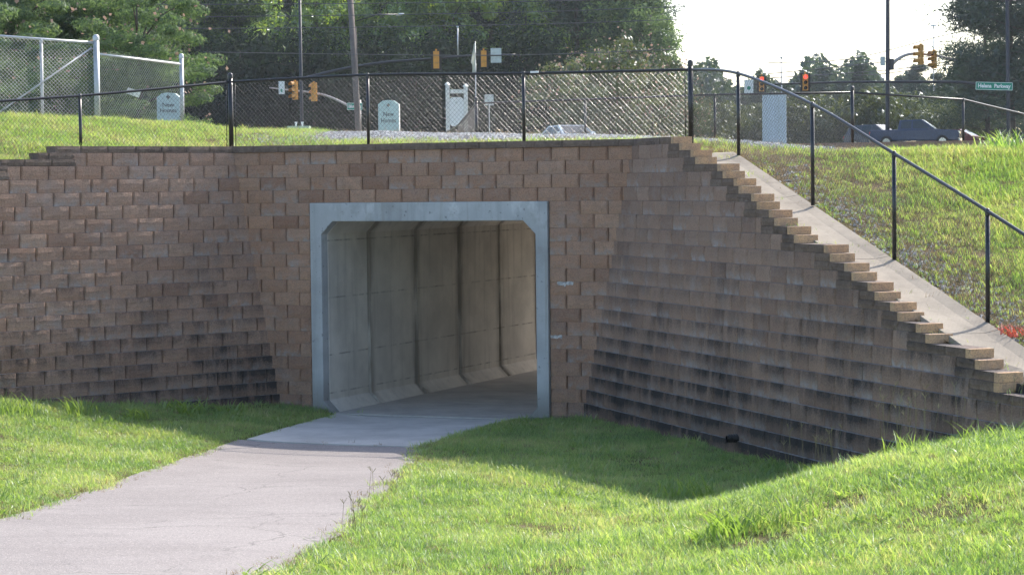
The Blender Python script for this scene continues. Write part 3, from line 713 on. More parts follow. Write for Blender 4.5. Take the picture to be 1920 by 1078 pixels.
# joints lie 1.83 m apart; the first one 1.32 m in
seg_me = culvert_piece(0, 1.805, 0, 0.05).mesh('culvert_segment'); seg_me.materials.append(M['segment'])
first = culvert_piece(0.204, 1.60, 0, 0.02).build('culvert_segment', M['segment'], cul)
for k in range(6):
    o = link_mesh('culvert_segment', seg_me, cul); o.location = (random.uniform(-.012, .012), 1.615 + 1.83 * k, random.uniform(-.006, .006))
for k in range(6):
    y0 = 0.0 + 2.13 * k; mb = MB(); mb.box((0, y0 + 1.06, 0.006), (3.30, 2.115, 0.03))
    o = mb.build('floor_slab', M['floor'], cul)
mb = MB()
for k, (a, b) in enumerate(((-12, -2.05), (2.05, 14))):
    mb.prism([(a, -0.3), (b, -0.3), (b, 4.36), (a, 4.36)], (0, 0.25, 0), (0, 12.56, 0))
mb.prism([(-2.05, 3.35), (2.05, 3.35), (2.05, 4.36), (-2.05, 4.36)], (0, 0.25, 0), (0, 12.56, 0))
hw = mb.build('retaining_wall', M['block_right']); hw.location = C0; hw.rotation_euler.z = -AL
tag(hw, 'block wall around the far end of the tunnel', 'wall')
mb = MB(); mb.add([(-3.4, 12.57, .03), (3.4, 12.57, .03), (5.4, 32, .66), (-3.4, 32, .66)], [(0, 1, 2, 3)])  # unseen paving, made wide and pale to bounce sunlight into the tunnel
fp = mb.build('path', M['apron']); fp.location = C0; fp.rotation_euler.z = -AL; tag(fp, 'path beyond the far end of the tunnel', kind='structure')

# ------------------------------------------------------------------ concrete gutter beside the stepped coping
gut = empty('concrete_gutter', CR + DR * 5 + DRN * 0.6, 0, 'pale concrete drainage gutter sloping between stepped coping and black fence', 'gutter')
def gut_pt(mm, t):
    z = zline_R(mm); tt = t - BATR * (4.2 - z); p = CR + DR * mm + DRN * tt
    dz = {0.22: 0.02, 0.36: 0.01, 0.55: 0.0, 0.72: 0.0, 0.90: 0.03}[t]
    if t < 0.5: dz -= 0.15 * sstep(10.0, 11.0, mm)
    return Vector((p.x, p.y, z + dz + 0.02))
TT = (0.22, 0.36, 0.55, 0.72, 0.90)
for a, b in ((1.0, 3.9), (3.912, 6.6), (6.612, 9.3), (9.312, 11.8), (11.812, 14.0)):
    mb = MB(); ms = np.linspace(a, b, 10); vs = []
    for mm in ms:
        ts = [gut_pt(mm, t) for t in TT]; sc = sstep(0.4, 1.9, mm)
        for t, p in zip(TT, ts): vs.append(p)
        vs.append(ts[-1] - Vector((0, 0, 0.14))); vs.append(ts[0] - Vector((0, 0, 0.14)))
    n = 7; fs = [(j * n + i, j * n + (i + 1) % n, (j + 1) * n + (i + 1) % n, (j + 1) * n + i) for j in range(9) for i in range(n)]
    fs += [tuple(range(n)), tuple(9 * n + i for i in range(n))]
    mb.add([Vector(p) - gut.location for p in vs], fs); mb.build('gutter_slab', M['gutter'], gut)

# ------------------------------------------------------------------ chain link fences
def chain_link(mb, A0, A1, B0, B1, r=0.0017, pitch=0.072, over=0.03, n=4, nrm=None):
    """wires between bottom line A0-A1 and top line B0-B1 (B rises `over` beyond the rail)"""
    A0, A1, B0, B1 = map(Vector, (A0, A1, B0, B1)); L = math.hypot(A1.x - A0.x, A1.y - A0.y); h = ((B0.z - A0.z) + (B1.z - A1.z)) / 2 + over
    d = Vector((A1.x - A0.x, A1.y - A0.y, 0)).normalized(); nv = Vector((-d.y, d.x, 0))
    st = pitch / 2
    def P(a, b, o):
        t = a / L; lo = A0.lerp(A1, t); hi = B0.lerp(B1, t) + Vector((0, 0, over)); return lo.lerp(hi, b / h) + nv * o
    for sgn in (1, -1):
        k0 = -int(h / pitch) - 2; k1 = int(L / pitch) + int(h / pitch) + 3
        for k in range(k0, k1):
            x0 = k * pitch; pts = []; ph = k
            b = 0.0; i = 0
            while b <= h + 1e-6:
                a = x0 + sgn * b
                if 0 <= a <= L: pts.append(P(a, b, (0.0015 if (i + ph) % 2 else -0.0015) * sgn + 0.002 * sgn))
                b += st; i += 1
            if len(pts) >= 2: mb.tube(pts, r, n, False)
def rail(mb, pts, r=0.021, n=10): mb.tube(pts, r, n)
def fence_post(p, top, r, root, mat, name='fence_post', domed=False):
    o = root.location; mb = MB(); b = Vector(p) - o; t = Vector((p[0], p[1], top)) - o
    mb.tube([b, t], r, 12); ob = mb.build(name, mat, root, True)
    c = MB(); prof = [(r * 1.12, -.05), (r * 1.15, 0), (r * 1.05, r * .7), (r * .6, r * 1.15), (0.001, r * 1.3)]
    c.lathe(prof, (t.x, t.y, t.z), 12); c.build('post_cap', mat, ob, True); return ob
fence = empty('chain_link_fence', (0.2, 34.8, 4.2), 0, 'black chain link fence along the wall top and down beside the gutter', 'fence')
def behind_front(x_px, off=0.46):
    v = ray(x_px, 200); P0 = C0 + N_IN * off; t = ((P0 - Vector((0, 0, CAM_H))).dot(N_IN)) / v.dot(N_IN); p = Vector((0, 0, CAM_H)) + v * t; return Vector((p.x, p.y, 4.12))
Fp = []   # (base, rail height z, terminal?)
pC = Vector((-4.55, 36.60, 4.12)); 
w1 = pC - DL * 2.75; w2 = pC - DL * 5.3
Fp += [(Vector((w2.x, w2.y, 3.6)), 4.86, 0), (Vector((w1.x, w1.y, 3.9)), at(150, 180, w1.y).z, 0), (pC, at(440, 154, pC.y).z, 1)]
for xp, yp, t in ((690, 141, 0), (982, 138, 0), (1295, 131, 1)):
    b = behind_front(xp); Fp.append((b, at(xp, yp, b.y).z, t))
for xp, yp, yb, Y in ((1385, 138, 290, 31.9), (1524, 196, 374, 29.4), (1677, 288, 482, 27.2), (1852, 396, 608, 25.0), (2075, 540, 800, 22.8)):
    b = at(xp, yb, Y); Fp.append((Vector((b.x, b.y, b.z - 0.08)), at(xp, yp, Y).z, 0))
for b, zt, t in Fp: fence_post(b, zt + (0.10 if t else 0.0), 0.038 if t else 0.026, fence, M['black'])
tops = [Vector((b.x, b.y, z)) for b, z, t in Fp]
def soft(pts, k=8):
    out = []
    P = [pts[0]] + pts + [pts[-1]]
    for i in range(1, len(P) - 2):
        for j in range(k):
            t = j / k; a, b, c, d = P[i - 1], P[i], P[i + 1], P[i + 2]
            out.append(0.5 * ((2 * b) + (c - a) * t + (2 * a - 5 * b + 4 * c - d) * t * t + (3 * b - 3 * c + d - a) * t ** 3))
    out.append(pts[-1]); return out
o = fence.location
runL, runF, runR = soft(tops[0:3]), soft(tops[2:6]), soft(tops[5:])
for pts in (runL, runF, runR):
    mb = MB(); rail(mb, [p - o for p in pts]); mb.build('top_rail', M['black'], fence, True)
mesh_bot = lambda p: Vector((p.x, p.y, 0))
mb = MB()
def base_z(p):   # bottom of the mesh near the ground
    bs = [b for b, z, t in Fp]; best = None
    for i in range(len(bs) - 1):
        a, c = bs[i], bs[i + 1]; e = c - a; e.z = 0; t = max(0, min(1, (p - a).dot(e) / e.length_squared)); q = a.lerp(c, t)
        dd = math.hypot(q.x - p.x, q.y - p.y)
        if best is None or dd < best[0]: best = (dd, q.z)
    return best[1] + 0.10
for run in (runL, runF, runR):
    for a, b in zip(run[:-1:4], run[4::4]):
        chain_link(mb, (a.x - o.x, a.y - o.y, base_z(a) - o.z), (b.x - o.x, b.y - o.y, base_z(b) - o.z), a - o, b - o)
ml = mb.build('chain_link_mesh', M['wire'], fence, True, False); tag(ml, kind='stuff')
# tension bars and bands at the terminal posts, ties on the sloping rail
for i, (dirs) in ((2, (-1, 1)), (5, (-1, 1))):
    b, zt, t = Fp[i]
    for s in dirs:
        q = tops[i + s] - tops[i]; q.z = 0; q.normalize(); p = b + q * 0.085 - o
        m2 = MB(); m2.tube([(p.x, p.y, b.z + .12 - o.z), (p.x, p.y, zt - .03 - o.z)], 0.007, 6); m2.build('tension_bar', M['black'], fence, True)
m2 = MB()
for run in (runL, runF, runR):
    for p in run[1::2]:
        e = Vector((0.6, -0.3, 0)) * 0.006; m2.tube([p - o - e - Vector((0, 0, .004)), p - o + e + Vector((0, 0, .004))], 0.0245, 8)
tag(m2.build('wire_tie', M['black'], fence), kind='stuff')
# far fence above the other end of the tunnel
ffen = empty('chain_link_fence', (3.4, 47, 4.3), 0, 'second black chain link fence further back over the far end of the tunnel', 'fence')
fo = ffen.location
FB = [(Vector((-2.1, 59.5, 3.2)), 4.8, 0), (Vector((-1.3, 55.5, 4.0)), at(862, 236, 55.5).z, 0), (Vector(at(893, 195, 48.9)), at(893, 194, 48.9).z, 1)]
FB += [(Vector(at(x, 190, Y)), at(x, y, Y).z, t) for x, y, Y, t in ((1097, 187, 47.9, 0), (1340, 178, 46.7, 0), (1598, 174, 45.4, 1), (1806, 187, 47.5, 0), (1935, 218, 50, 0))]
ft = []
for b, zt, t in FB:
    b.z = zt - 1.12; fence_post(b, zt + (0.09 if t else 0), 0.036 if t else 0.026, ffen, M['black']); ft.append(Vector((b.x, b.y, zt)))
for pts in (soft(ft[0:3], 4), ft[2:6], ft[5:]):
    m2 = MB(); rail(m2, [p - fo for p in pts]); m2.build('top_rail', M['black'], ffen, True)
m2 = MB()
for a, b in zip(ft[:-1], ft[1:]): chain_link(m2, a - fo - Vector((0, 0, 1.05)), b - fo - Vector((0, 0, 1.05)), a - fo, b - fo, 0.0015)
tag(m2.build('chain_link_mesh', M['wire_far'], ffen, True, False), kind='stuff')
# galvanised fence on the left bank
gf = empty('chain_link_fence', at(180, 214, 42), 0, 'tall galvanised silver chain link fence with a diagonal brace on left bank', 'fence')
go = gf.location
def gpt(x, y, Y): return at(x, y, Y)
gp = [(-160, 55, 230, 40.5), (77, 76, 222, 41.6), (180, 72, 222, 42.0), (340, 106, 226, 44.5)]
gt = []
for i, (x, yt, yb, Y) in enumerate(gp):
    b, t = at(x, yb, Y), at(x, yt, Y); b.z -= 0.5
    fence_post((t.x, t.y, b.z), t.z, (0.03, 0.03, 0.055, 0.042)[i], gf, M['galv']); gt.append(t)
m2 = MB(); rail(m2, [at(-160, 56, 40.5) - go, at(77, 74, 41.6) - go, at(180, 81, 42.0) - go], 0.026); m2.build('top_rail', M['galv'], gf, True)
m2 = MB(); rail(m2, [at(182, 102, 42.0) - go, at(340, 121, 44.5) - go], 0.024); m2.build('top_rail', M['galv'], gf, True)
m2 = MB(); rail(m2, [at(172, 90, 41.95) - go, at(-60, 252, 41.0) - go], 0.016); m2.build('brace_rail', M['galv'], gf, True)
m2 = MB(); dn = Vector((0, 0, 1.95))
a, b = at(-160, 56, 40.5) - go, at(180, 81, 42.0) - go; chain_link(m2, a - dn, b - dn, a, b, 0.0026, over=0.0)
a, b = at(182, 102, 42.0) - go, at(340, 121, 44.5) - go; dn = Vector((0, 0, 1.75)); chain_link(m2, a - dn, b - dn, a, b, 0.0026, over=0.06)
tag(m2.build('chain_link_mesh', M['galv_wire'], gf, True, False), kind='stuff')
m2 = MB(); p = at(250, 174, 43.0); m2.box((0, 0, 0), (0.26, 0.012, 0.12), 0.3); s = m2.build('sign_plate', M['sign_white']); s.location = p; s.rotation_euler = (0, 0.35, 0)
tag(s, 'small white plate hanging tilted on the galvanised fence', 'sign')
# white tag on the rail of the near fence
m2 = MB(); p = at(1002, 135.5, 34.35); m2.box((0, 0, 0), (0.13, 0.02, 0.03), -AL); s = m2.build('rail_tag', M['sign_white']); s.location = p
tag(s, 'tiny white tag lying on the black fence rail', 'tag')

# ------------------------------------------------------------------ trees
def leaf_cloud(pts, size, rng, aspect=0.55, up=0.35, out=None):
    n = len(pts); nrm = rng.normal(size=(n, 3)) * (1.0 if out is None else 0.55)
    if out is not None: nrm += out * 1.3
    nrm[:, 2] += up; nrm /= np.linalg.norm(nrm, axis=1)[:, None]
    a = np.cross(nrm, rng.normal(size=(n, 3))); a /= np.linalg.norm(a, axis=1)[:, None]; b = np.cross(nrm, a)
    s = size * (0.6 + 0.8 * rng.random(n))[:, None]; a = a * s; b = b * s * aspect
    v = np.stack([pts - a * .5, pts + b * .5 + a * .05, pts + a * .5, pts - b * .5 + a * .05], 1).reshape(-1, 3)
    return v, n
def quads_mesh(name, v, n, mat):
    me = bpy.data.meshes.new(name); me.vertices.add(4 * n); me.vertices.foreach_set('co', v.astype(np.float32).ravel())
    me.loops.add(4 * n); me.loops.foreach_set('vertex_index', np.arange(4 * n, dtype=np.int32))
    me.polygons.add(n); me.polygons.foreach_set('loop_start', np.arange(0, 4 * n, 4, dtype=np.int32))
    me.update(calc_edges=True); me.materials.append(mat); return me
def crown_points(rng, H, R, base, nc, nl, cs, lobes=7, flat=0.75):
    """clumps spread through a lumpy crown; returns leaf points and clump centres"""
    lob = rng.normal(size=(lobes, 3)); lob /= np.linalg.norm(lob, axis=1)[:, None]
    cz = (base + H) / 2; rz = (H - base) / 2; C = []
    while len(C) < nc:
        d = rng.normal(size=3); d /= np.linalg.norm(d); r = rng.random() ** 0.45
        bump_ = 0.72 + 0.38 * np.max(np.clip(lob @ d, 0, 1) ** 3)
        C.append([d[0] * R * r * bump_, d[1] * R * r * bump_, cz + d[2] * rz * r * bump_])
    C = np.array(C); k = rng.integers(0, nc, nl); sg = cs * (0.6 + 0.8 * rng.random(nc))[k][:, None]
    D_ = rng.normal(size=(nl, 3)); ln = np.linalg.norm(D_, axis=1)[:, None]; D_ = D_ / ln * np.minimum(ln, 1.9) ** 0.7; P = C[k] + D_ * sg * np.array([1, 1, flat]); return P, C, D_ / np.linalg.norm(D_, axis=1)[:, None]
def make_trunk(rng, H, r0, C, nb, base):
    mb = MB(); n = 7; pts = [Vector((0.12 * math.sin(i * 1.3) * i / n, 0.1 * math.cos(i * 1.1) * i / n, -0.6 + (H * 0.86 + .6) * i / n)) for i in range(n + 1)]
    mb.tube(pts, [r0 * (1 - 0.82 * i / n) for i in range(n + 1)], 7)
    for c in C[:nb]:
        z0 = max(base * 0.6, min(H * 0.8, c[2] * 0.72)); i = max(0, min(n, z0 / (H * .86) * n)); s = pts[int(i)]
        s = Vector((s.x, s.y, z0)); e = Vector(c); m_ = s.lerp(e, 0.5) + Vector((0, 0, 0.12 * (e - s).length))
        rr = r0 * 0.32; mb.tube([s, m_, e], [rr, rr * .6, rr * .2], 5)
    return mb
TREES = {}
def tree_kind(key, seed, H, R, base, nc, nl, cs, ls, leaf, r0=0.22, nb=9, aspect=0.55, blossom=0, flat=0.75):
    rng = np.random.default_rng(seed); P, C, O_ = crown_points(rng, H, R, base, nc, nl, cs, flat=flat)
    v, n = leaf_cloud(P, ls, rng, aspect, 0.35, O_); me = quads_mesh('crown', v, n, M[leaf])
    tr = make_trunk(rng, H, r0, C, nb, base).mesh('trunk', True); tr.materials.append(M['bark'])
    bl = None
    if blossom:
        sel = C[np.argsort(-C[:, 2] * 0.3 - np.hypot(C[:, 0], C[:, 1]))][:max(6, nc // 2)]; k = rng.integers(0, len(sel), blossom)
        v, n = leaf_cloud(sel[k] + rng.normal(size=(blossom, 3)) * cs * 1.05, ls * 0.8, rng, 0.8); bl = quads_mesh('blossom', v, n, M['blossom'])
    TREES[key] = (me, tr, bl)
def pine_kind(key, seed, H, base, R, nw, nl, ls, leaf='leaf_pine', r0=0.25, dens=1.0):
    rng = np.random.default_rng(seed); mb = MB(); n = 8
    pts = [Vector((0.15 * math.sin(i * .9), 0.15 * math.cos(i * .7), -0.6 + (H + .6) * i / n)) for i in range(n + 1)]
    mb.tube(pts, [r0 * (1 - 0.9 * i / n) for i in range(n + 1)], 7); P = []
    for w in range(nw):
        t = (w + rng.random()) / nw; z = base + (H - base) * t; rr = R * (1 - t) ** 0.65 * (0.55 + 0.6 * rng.random()) + 0.3
        for b in range(rng.integers(3, 6)):
            an = rng.random() * 6.283; up = 0.25 + 0.3 * rng.random(); e = np.array([math.cos(an) * rr, math.sin(an) * rr, z + up * rr * .6]); s = np.array([0, 0, z])
            mb.tube([s, s * .5 + e * .5 + [0, 0, -.05 * rr], e], [r0 * .18, r0 * .12, r0 * .05], 4)
            for f in (0.45, 0.65, 0.85, 1.0, 1.0):
                c = s + (e - s) * f; P.append((c, 0.30 + 0.16 * rng.random() + 0.08 * R * (1 - t)))
    k = rng.integers(0, len(P), nl); cc = np.array([p[0] for p in P])[k]; sg = np.array([p[1] for p in P])[k][:, None]
    pt = cc + rng.normal(size=(nl, 3)) * sg * np.array([1, 1, 0.6]); v, n2 = leaf_cloud(pt, ls, rng, 0.2, 0.1)
    me = quads_mesh('crown', v, n2, M[leaf]); tr = mb.mesh('trunk', True); tr.materials.append(M['bark']); TREES[key] = (me, tr, None)
tree_kind('mimosa_a', 11, 7.0, 3.1, 0.4, 70, 30000, 0.42, 0.15, 'leaf_mimosa', 0.16, 12, 0.26, 160, 0.4)
tree_kind('mimosa_b', 12, 5.4, 2.6, 0.2, 60, 24000, 0.40, 0.15, 'leaf_mimosa', 0.13, 10, 0.26, 200, 0.4)
tree_kind('oak_a', 21, 21.0, 5.6, 1.5, 95, 24000, 0.72, 0.27, 'leaf_oak', 0.34, 16)
tree_kind('oak_b', 22, 24.0, 5.2, 2.0, 100, 24000, 0.72, 0.27, 'leaf_oak', 0.34, 16)
tree_kind('gum', 23, 19.5, 4.4, 1.6, 85, 19000, 0.62, 0.26, 'leaf_bright', 0.28, 14)
tree_kind('under', 24, 8.5, 4.4, 0.0, 100, 9000, 0.8, 0.34, 'leaf_dark', 0.16, 8)
tree_kind('silk', 25, 5.6, 3.0, 0.0, 90, 14000, 0.42, 0.19, 'leaf_bush', 0.14, 10, 0.35, 700, 0.5)
tree_kind('edge', 26, 16.5, 3.3, 0.8, 120, 15000, 0.62, 0.27, 'leaf_mimosa', 0.22, 14, 0.5)
tree_kind('bush', 27, 5.6, 3.6, 0.0, 90, 10000, 0.55, 0.28, 'leaf_bush', 0.14, 8)
tree_kind('shrub', 28, 1.0, 0.55, 0.0, 26, 1400, 0.16, 0.07, 'leaf_mimosa', 0.02, 5)
pine_kind('pine_tall', 31, 25, 9.0, 4.0, 18, 15000, 0.40, r0=.3)
pine_kind('pine_low', 32, 22, 2.0, 5.2, 26, 46000, 0.38, r0=.32)
pine_kind('pine_far', 33, 14, 1.0, 3.0, 16, 9000, 0.6)
GROUND_Y = ([44, 55, 105, 150, 300], [4.6, 4.5, 5.2, 5.6, 6.5])
def tree(name, kind, xpx, Y, label, group, rz=None, sc=(1, 1, 1), dz=0.0, z=None):
    p = at(xpx, 260, Y); zz = float(np.interp(Y, *GROUND_Y)) if z is None else z
    r = empty(name, (p.x, p.y, zz + dz), random.random() * 6.28 if rz is None else rz, label, 'tree', group); r.scale = sc
    me, tr, bl = TREES[kind]; link_mesh('trunk', tr, r); c = link_mesh('crown', me, r)
    if bl: link_mesh('blossom', bl, c)
    return r
s3 = lambda k: (k, k, k)
G1 = 'feathery trees behind the galvanised fence'
tree('mimosa_tree', 'mimosa_a', 30, 68, 'feathery green tree at the far left edge behind the galvanised fence', G1, 0.3, s3(1.05))
tree('mimosa_tree', 'mimosa_a', 178, 68, 'full feathery tree right behind the taller galvanised post', G1, 2.1, s3(1.05))
tree('mimosa_tree', 'mimosa_b', 262, 62, 'feathery tree with pale blossom sprays hanging past the last galvanised post', G1, 4.0, (.86, .86, .86))
tree('mimosa_tree', 'mimosa_b', 105, 60, 'low pink flecked feathery tree seen through the braced fence panel', G1, 1.2, (1.0, 1, 0.62))
tree('mimosa_tree', 'mimosa_b', -70, 63, 'feathery tree cut off by the left edge of the view', G1, 5.2, s3(1.1))
G2 = 'broadleaf trees of the dark wood'
for i, (k, x, Y, sc, lab) in enumerate((
    ('oak_b', 20, 176, 1.0, 'tall dark broadleaf tree rising behind the leftmost feathery tree'),
    ('oak_b', 265, 178, 1.0, 'tall tree above the shorter galvanised fence panel'),
    ('oak_a', 390, 184, 1.05, 'shaded broadleaf tree over the gap beside the last galvanised post'),
    ('gum', 598, 176, 1.0, 'tree with glossy pale leaf clusters just right of the black signal pole'),
    ('oak_a', 690, 192, 1.05, 'dark broadleaf tree behind the leaning wooden utility pole'),
    ('gum', 765, 178, .9, 'yellow green sunlit tree left of the first hanging signal on the long arm'),
    ('gum', 835, 180, 1.1, 'tall yellow green sunlit tree behind the slim white lamp post'),
    ('gum', 990, 186, 0.85, 'light green tree above the square sign on the long arm'),
    ('oak_a', 1045, 196, .95, 'mixed green tree left of the pine trunks'),
    ('edge', 1190, 182, 1.1, 'green tree leaning out at the open edge of the wood'),
    ('edge', 1222, 178, 0.78, 'lower tree forming the last bulge of the wood before open sky'))):
    tree('broadleaf_tree', k, x, Y, lab, G2, None, s3(sc))
G3 = 'tall pines at the edge of the wood'
for x, Y, sc, lab in ((135, 172, .9, 'dark pine between the two big feathery trees on the left'), (455, 186, .92, 'dark pine left of the tall black signal pole'), (515, 190, .98, 'dark pine just left of the tall black signal pole'), (925, 186, .98, 'dark pine behind the white flag'), (872, 188, 1.05, 'pine with two dark trunks showing above the white flag'), (1085, 188, 1.0, 'tall pine with bare dark trunk left of its taller neighbours'), (1130, 192, 1.05, 'tall pine with the thickest trunk in the right part of the wood'), (1168, 189, 1.0, 'tall pine with branches reaching towards the open sky'), (1200, 196, .95, 'slender pine at the open end of the wood')):
    tree('pine_tree', 'pine_tall', x, Y, lab, G3, None, s3(sc))
G4 = 'dark undergrowth trees below the wood'
for i, (x, w) in enumerate(((400, 'beside the last galvanised post'), (455, 'behind the thick near fence corner post'), (520, 'behind the white arrow sign'), (590, 'behind the amber signals of the silver arm'), (650, 'behind the small green street sign'), (715, 'behind the near pale green sale board'), (780, 'left of the white hanging sign frame'), (850, 'behind the white hanging sign frame'), (920, 'behind the plain grey road sign'), (985, 'behind the near fence post right of the flag'), (1045, 'left of the blossoming silk trees'))):
    tree('understorey_tree', 'under', x, 164 + (i % 3) * 4, 'low dark tree at the wood foot ' + w, G4, None, (1.1, 1.1, 0.9 + 0.25 * (i % 2)))
G5 = 'blossoming silk trees by the end of the wood'
for x, Y, sc, lab in ((1075, 124, .95, 'silk tree with brownish pink blossom left in its group'), (1145, 118, 1.08, 'broad silk tree with brownish pink blossom in the middle of its group'), (1222, 121, .95, 'silk tree with pink blossom next to the thick fence corner post'), (1272, 128, 0.66, 'small silk tree peeping out behind the fence corner post')):
    tree('silk_tree', 'silk', x, Y, lab, G5, None, s3(sc))
for x, Y, sc, lab in ((1895, 150, 1.05, 'big dark pine behind the green street sign'), (1960, 146, 1.0, 'dark pine cut by the right edge of the view'), (1850, 160, 0.66, 'smaller dark pine left of the big one near the street sign')):
    tree('pine_tree', 'pine_low', x, Y, lab, 'dark pines on the right', None, s3(sc))
G6 = 'far row of hazy pines'
ORD = ('first', 'second', 'third', 'fourth', 'fifth', 'sixth', 'seventh', 'eighth', 'ninth', 'tenth', 'eleventh', 'twelfth', 'thirteenth', 'fourteenth', 'fifteenth')
for i, x in enumerate((1300, 1345, 1392, 1425, 1470, 1515, 1545, 1580, 1618, 1652, 1690, 1722, 1757, 1790, 1830)):
    tree('pine_tree', 'pine_far', x, 262 + 14 * ((i * 7) % 4), 'hazy far pine below the bright sky, ' + ORD[i] + ' of its row counted from the left', G6, None, s3((0.55, 0.62, 0.6, 0.7, 0.62, 0.82, 0.86, 0.7, 0.8, 0.68, 0.76, 0.82, 0.7)[i % 13] * 1.0))
G7 = 'olive green bushes behind the vehicles'
for i, (x, sc) in enumerate(((1310, .8), (1365, .9), (1420, .9), (1480, .95), (1535, 1.0), (1590, .95), (1640, 1.05), (1700, 1.0), (1760, 1.05), (1815, .9))):
    tree('bush', 'bush', x, 182 + 8 * (i % 3), 'rounded olive green bush behind the far road, ' + ORD[i] + ' of its row counted from the left', G7, None, s3(sc))
for x, Y, z_, sc, lab in ((366, 43.5, 4.55, .5, 'small green shrub right of the last galvanised post'), (352, 44.5, 4.55, .42, 'smaller green shrub touching the last galvanised post')):
    tree('bush', 'shrub', x, Y, lab, 'small shrubs by the fence end', None, s3(sc), 0, z_)
# the depth of the wood behind reads as one dark mass
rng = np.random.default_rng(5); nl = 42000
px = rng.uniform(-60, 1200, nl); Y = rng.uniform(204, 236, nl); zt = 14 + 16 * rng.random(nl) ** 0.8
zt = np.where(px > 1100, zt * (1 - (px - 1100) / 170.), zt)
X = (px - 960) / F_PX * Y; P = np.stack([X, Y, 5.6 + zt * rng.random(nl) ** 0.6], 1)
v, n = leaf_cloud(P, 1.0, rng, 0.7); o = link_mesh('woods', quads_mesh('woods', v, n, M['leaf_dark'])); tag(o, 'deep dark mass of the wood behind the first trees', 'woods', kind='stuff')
# far horizon wood on the right
nl = 30000; px = rng.uniform(1255, 2050, nl); Y = rng.uniform(300, 340, nl); X = (px - 960) / F_PX * Y
hh = 12.3 + 1.6 * np.sin(px * 0.021) + 1.3 * np.sin(px * 0.067); P = np.stack([X, Y, 6.5 + hh * rng.random(nl) ** 0.8], 1)
v, n = leaf_cloud(P, 0.9, rng, 0.6); o = link_mesh('woods', quads_mesh('woods', v, n, M['leaf_pine'])); tag(o, 'distant hazy woodland along the horizon', 'woods', kind='stuff')

# ------------------------------------------------------------------ lettering
def text_mesh(body, size, mat, parent, loc, rz, extrude=0.004, width=None, name='lettering', bold=0.0):
    cu = bpy.data.curves.new('lettering', 'FONT'); cu.body = body; cu.size = size; cu.align_x = 'CENTER'; cu.align_y = 'CENTER'; cu.extrude = extrude; cu.offset = bold; cu.resolution_u = 3
    ob = bpy.data.objects.new('lettering', cu); COL.objects.link(ob); dg = bpy.context.evaluated_depsgraph_get(); dg.update()
    me = bpy.data.meshes.new_from_object(ob.evaluated_get(dg)); bpy.data.objects.remove(ob); me.materials.clear(); me.materials.append(mat)
    xs = [v.co.x for v in me.vertices]; k = 1.0
    if width and xs: k = width / max(1e-6, max(xs) - min(xs))
    o = link_mesh(name, me, parent); o.location = loc; o.rotation_euler = (rad(90), 0, rz); o.scale = (k, 1, 1); return o

# ------------------------------------------------------------------ signal poles, signals, signs
def gz(Y): return float(np.interp(Y, *GROUND_Y))
def pole(x, y_low, x_top, y_top, Y, r0, r1, mat, root, name='pole'):
    b = at(x, y_low, Y); t = at(x_top, y_top, Y); b2 = b + (b - t) * ((b.z - gz(Y) + 0.2) / max(0.1, (t.z - b.z)))
    m2 = MB(); m2.tube([b2 - root.location, b - root.location, t - root.location], [r0, r0 * .9, r1], 10); return m2.build(name, mat, root, True)
def signal(name, x, y_mid, h_px, Y, yaw, label, back=False, lit=None, bare=False, group='traffic signals at the crossing'):
    """three-section head; local -y is the lens side"""
    p = at(x, y_mid, Y); h = h_px * Y / F_PX; w = h * 0.30; r = empty(name, p, yaw, label, 'traffic light', group)
    if not bare:
        m2 = MB(); m2.box((0, 0.02, 0), (w * 1.75, 0.02, h * 1.0), 0, 1.0); m2.build('backplate', M['sig_black'], r)
    m2 = MB(); hs = h * (0.88 if not bare else 1.0) / 3
    for i in (-1, 0, 1): m2.box((0, 0.06, i * hs), (w, w * 0.75, hs * 0.95), 0, 1.0, w * .14)
    m2.box((0, .06, h * .5), (w * .3, w * .3, h * .1)); m2.build('housing', M['amber'], r)
    for i in (1, 0, -1):
        f = 0.06 - w * 0.375; lm = M['lens_red'] if lit == i else M['lens_off']
        m2 = MB(); rr = hs * 0.36; ring = [(rr * math.cos(a), f - 0.012, i * hs + rr * math.sin(a)) for a in np.linspace(0, 6.283, 13)[:-1]]
        m2.add(ring + [(0, f - 0.03, i * hs)], [(j, (j + 1) % 12, 12) for j in range(12)]); m2.build('lens', lm, r)
        m2 = MB(); rr = hs * .42; arc = np.linspace(rad(-20), rad(200), 9)
        vs = [(rr * math.cos(a), f, i * hs + rr * math.sin(a)) for a in arc] + [(rr * math.cos(a), f - hs * .75, i * hs + rr * math.sin(a) - .02) for a in arc]
        m2.add(vs, [(j, j + 1, 10 + j, 9 + j) for j in range(8)]); vz = m2.build('visor', M['amber'], r)
    return r
def arm(pts, Y, r0, r1, mat, root, name='mast_arm'):
    m2 = MB(); P = soft([at(x, y, yy) for x, y, yy in pts], 5); k = len(P)
    m2.tube([p - root.location for p in P], [r0 + (r1 - r0) * i / (k - 1) for i in range(k)], 9); return m2.build(name, mat, root, True)
def pole_root(x, Y, label, name='signal_pole', cat='pole', group=None):
    p = at(x, 300, Y); return empty(name, (p.x, p.y, gz(Y)), 0, label, cat, group)
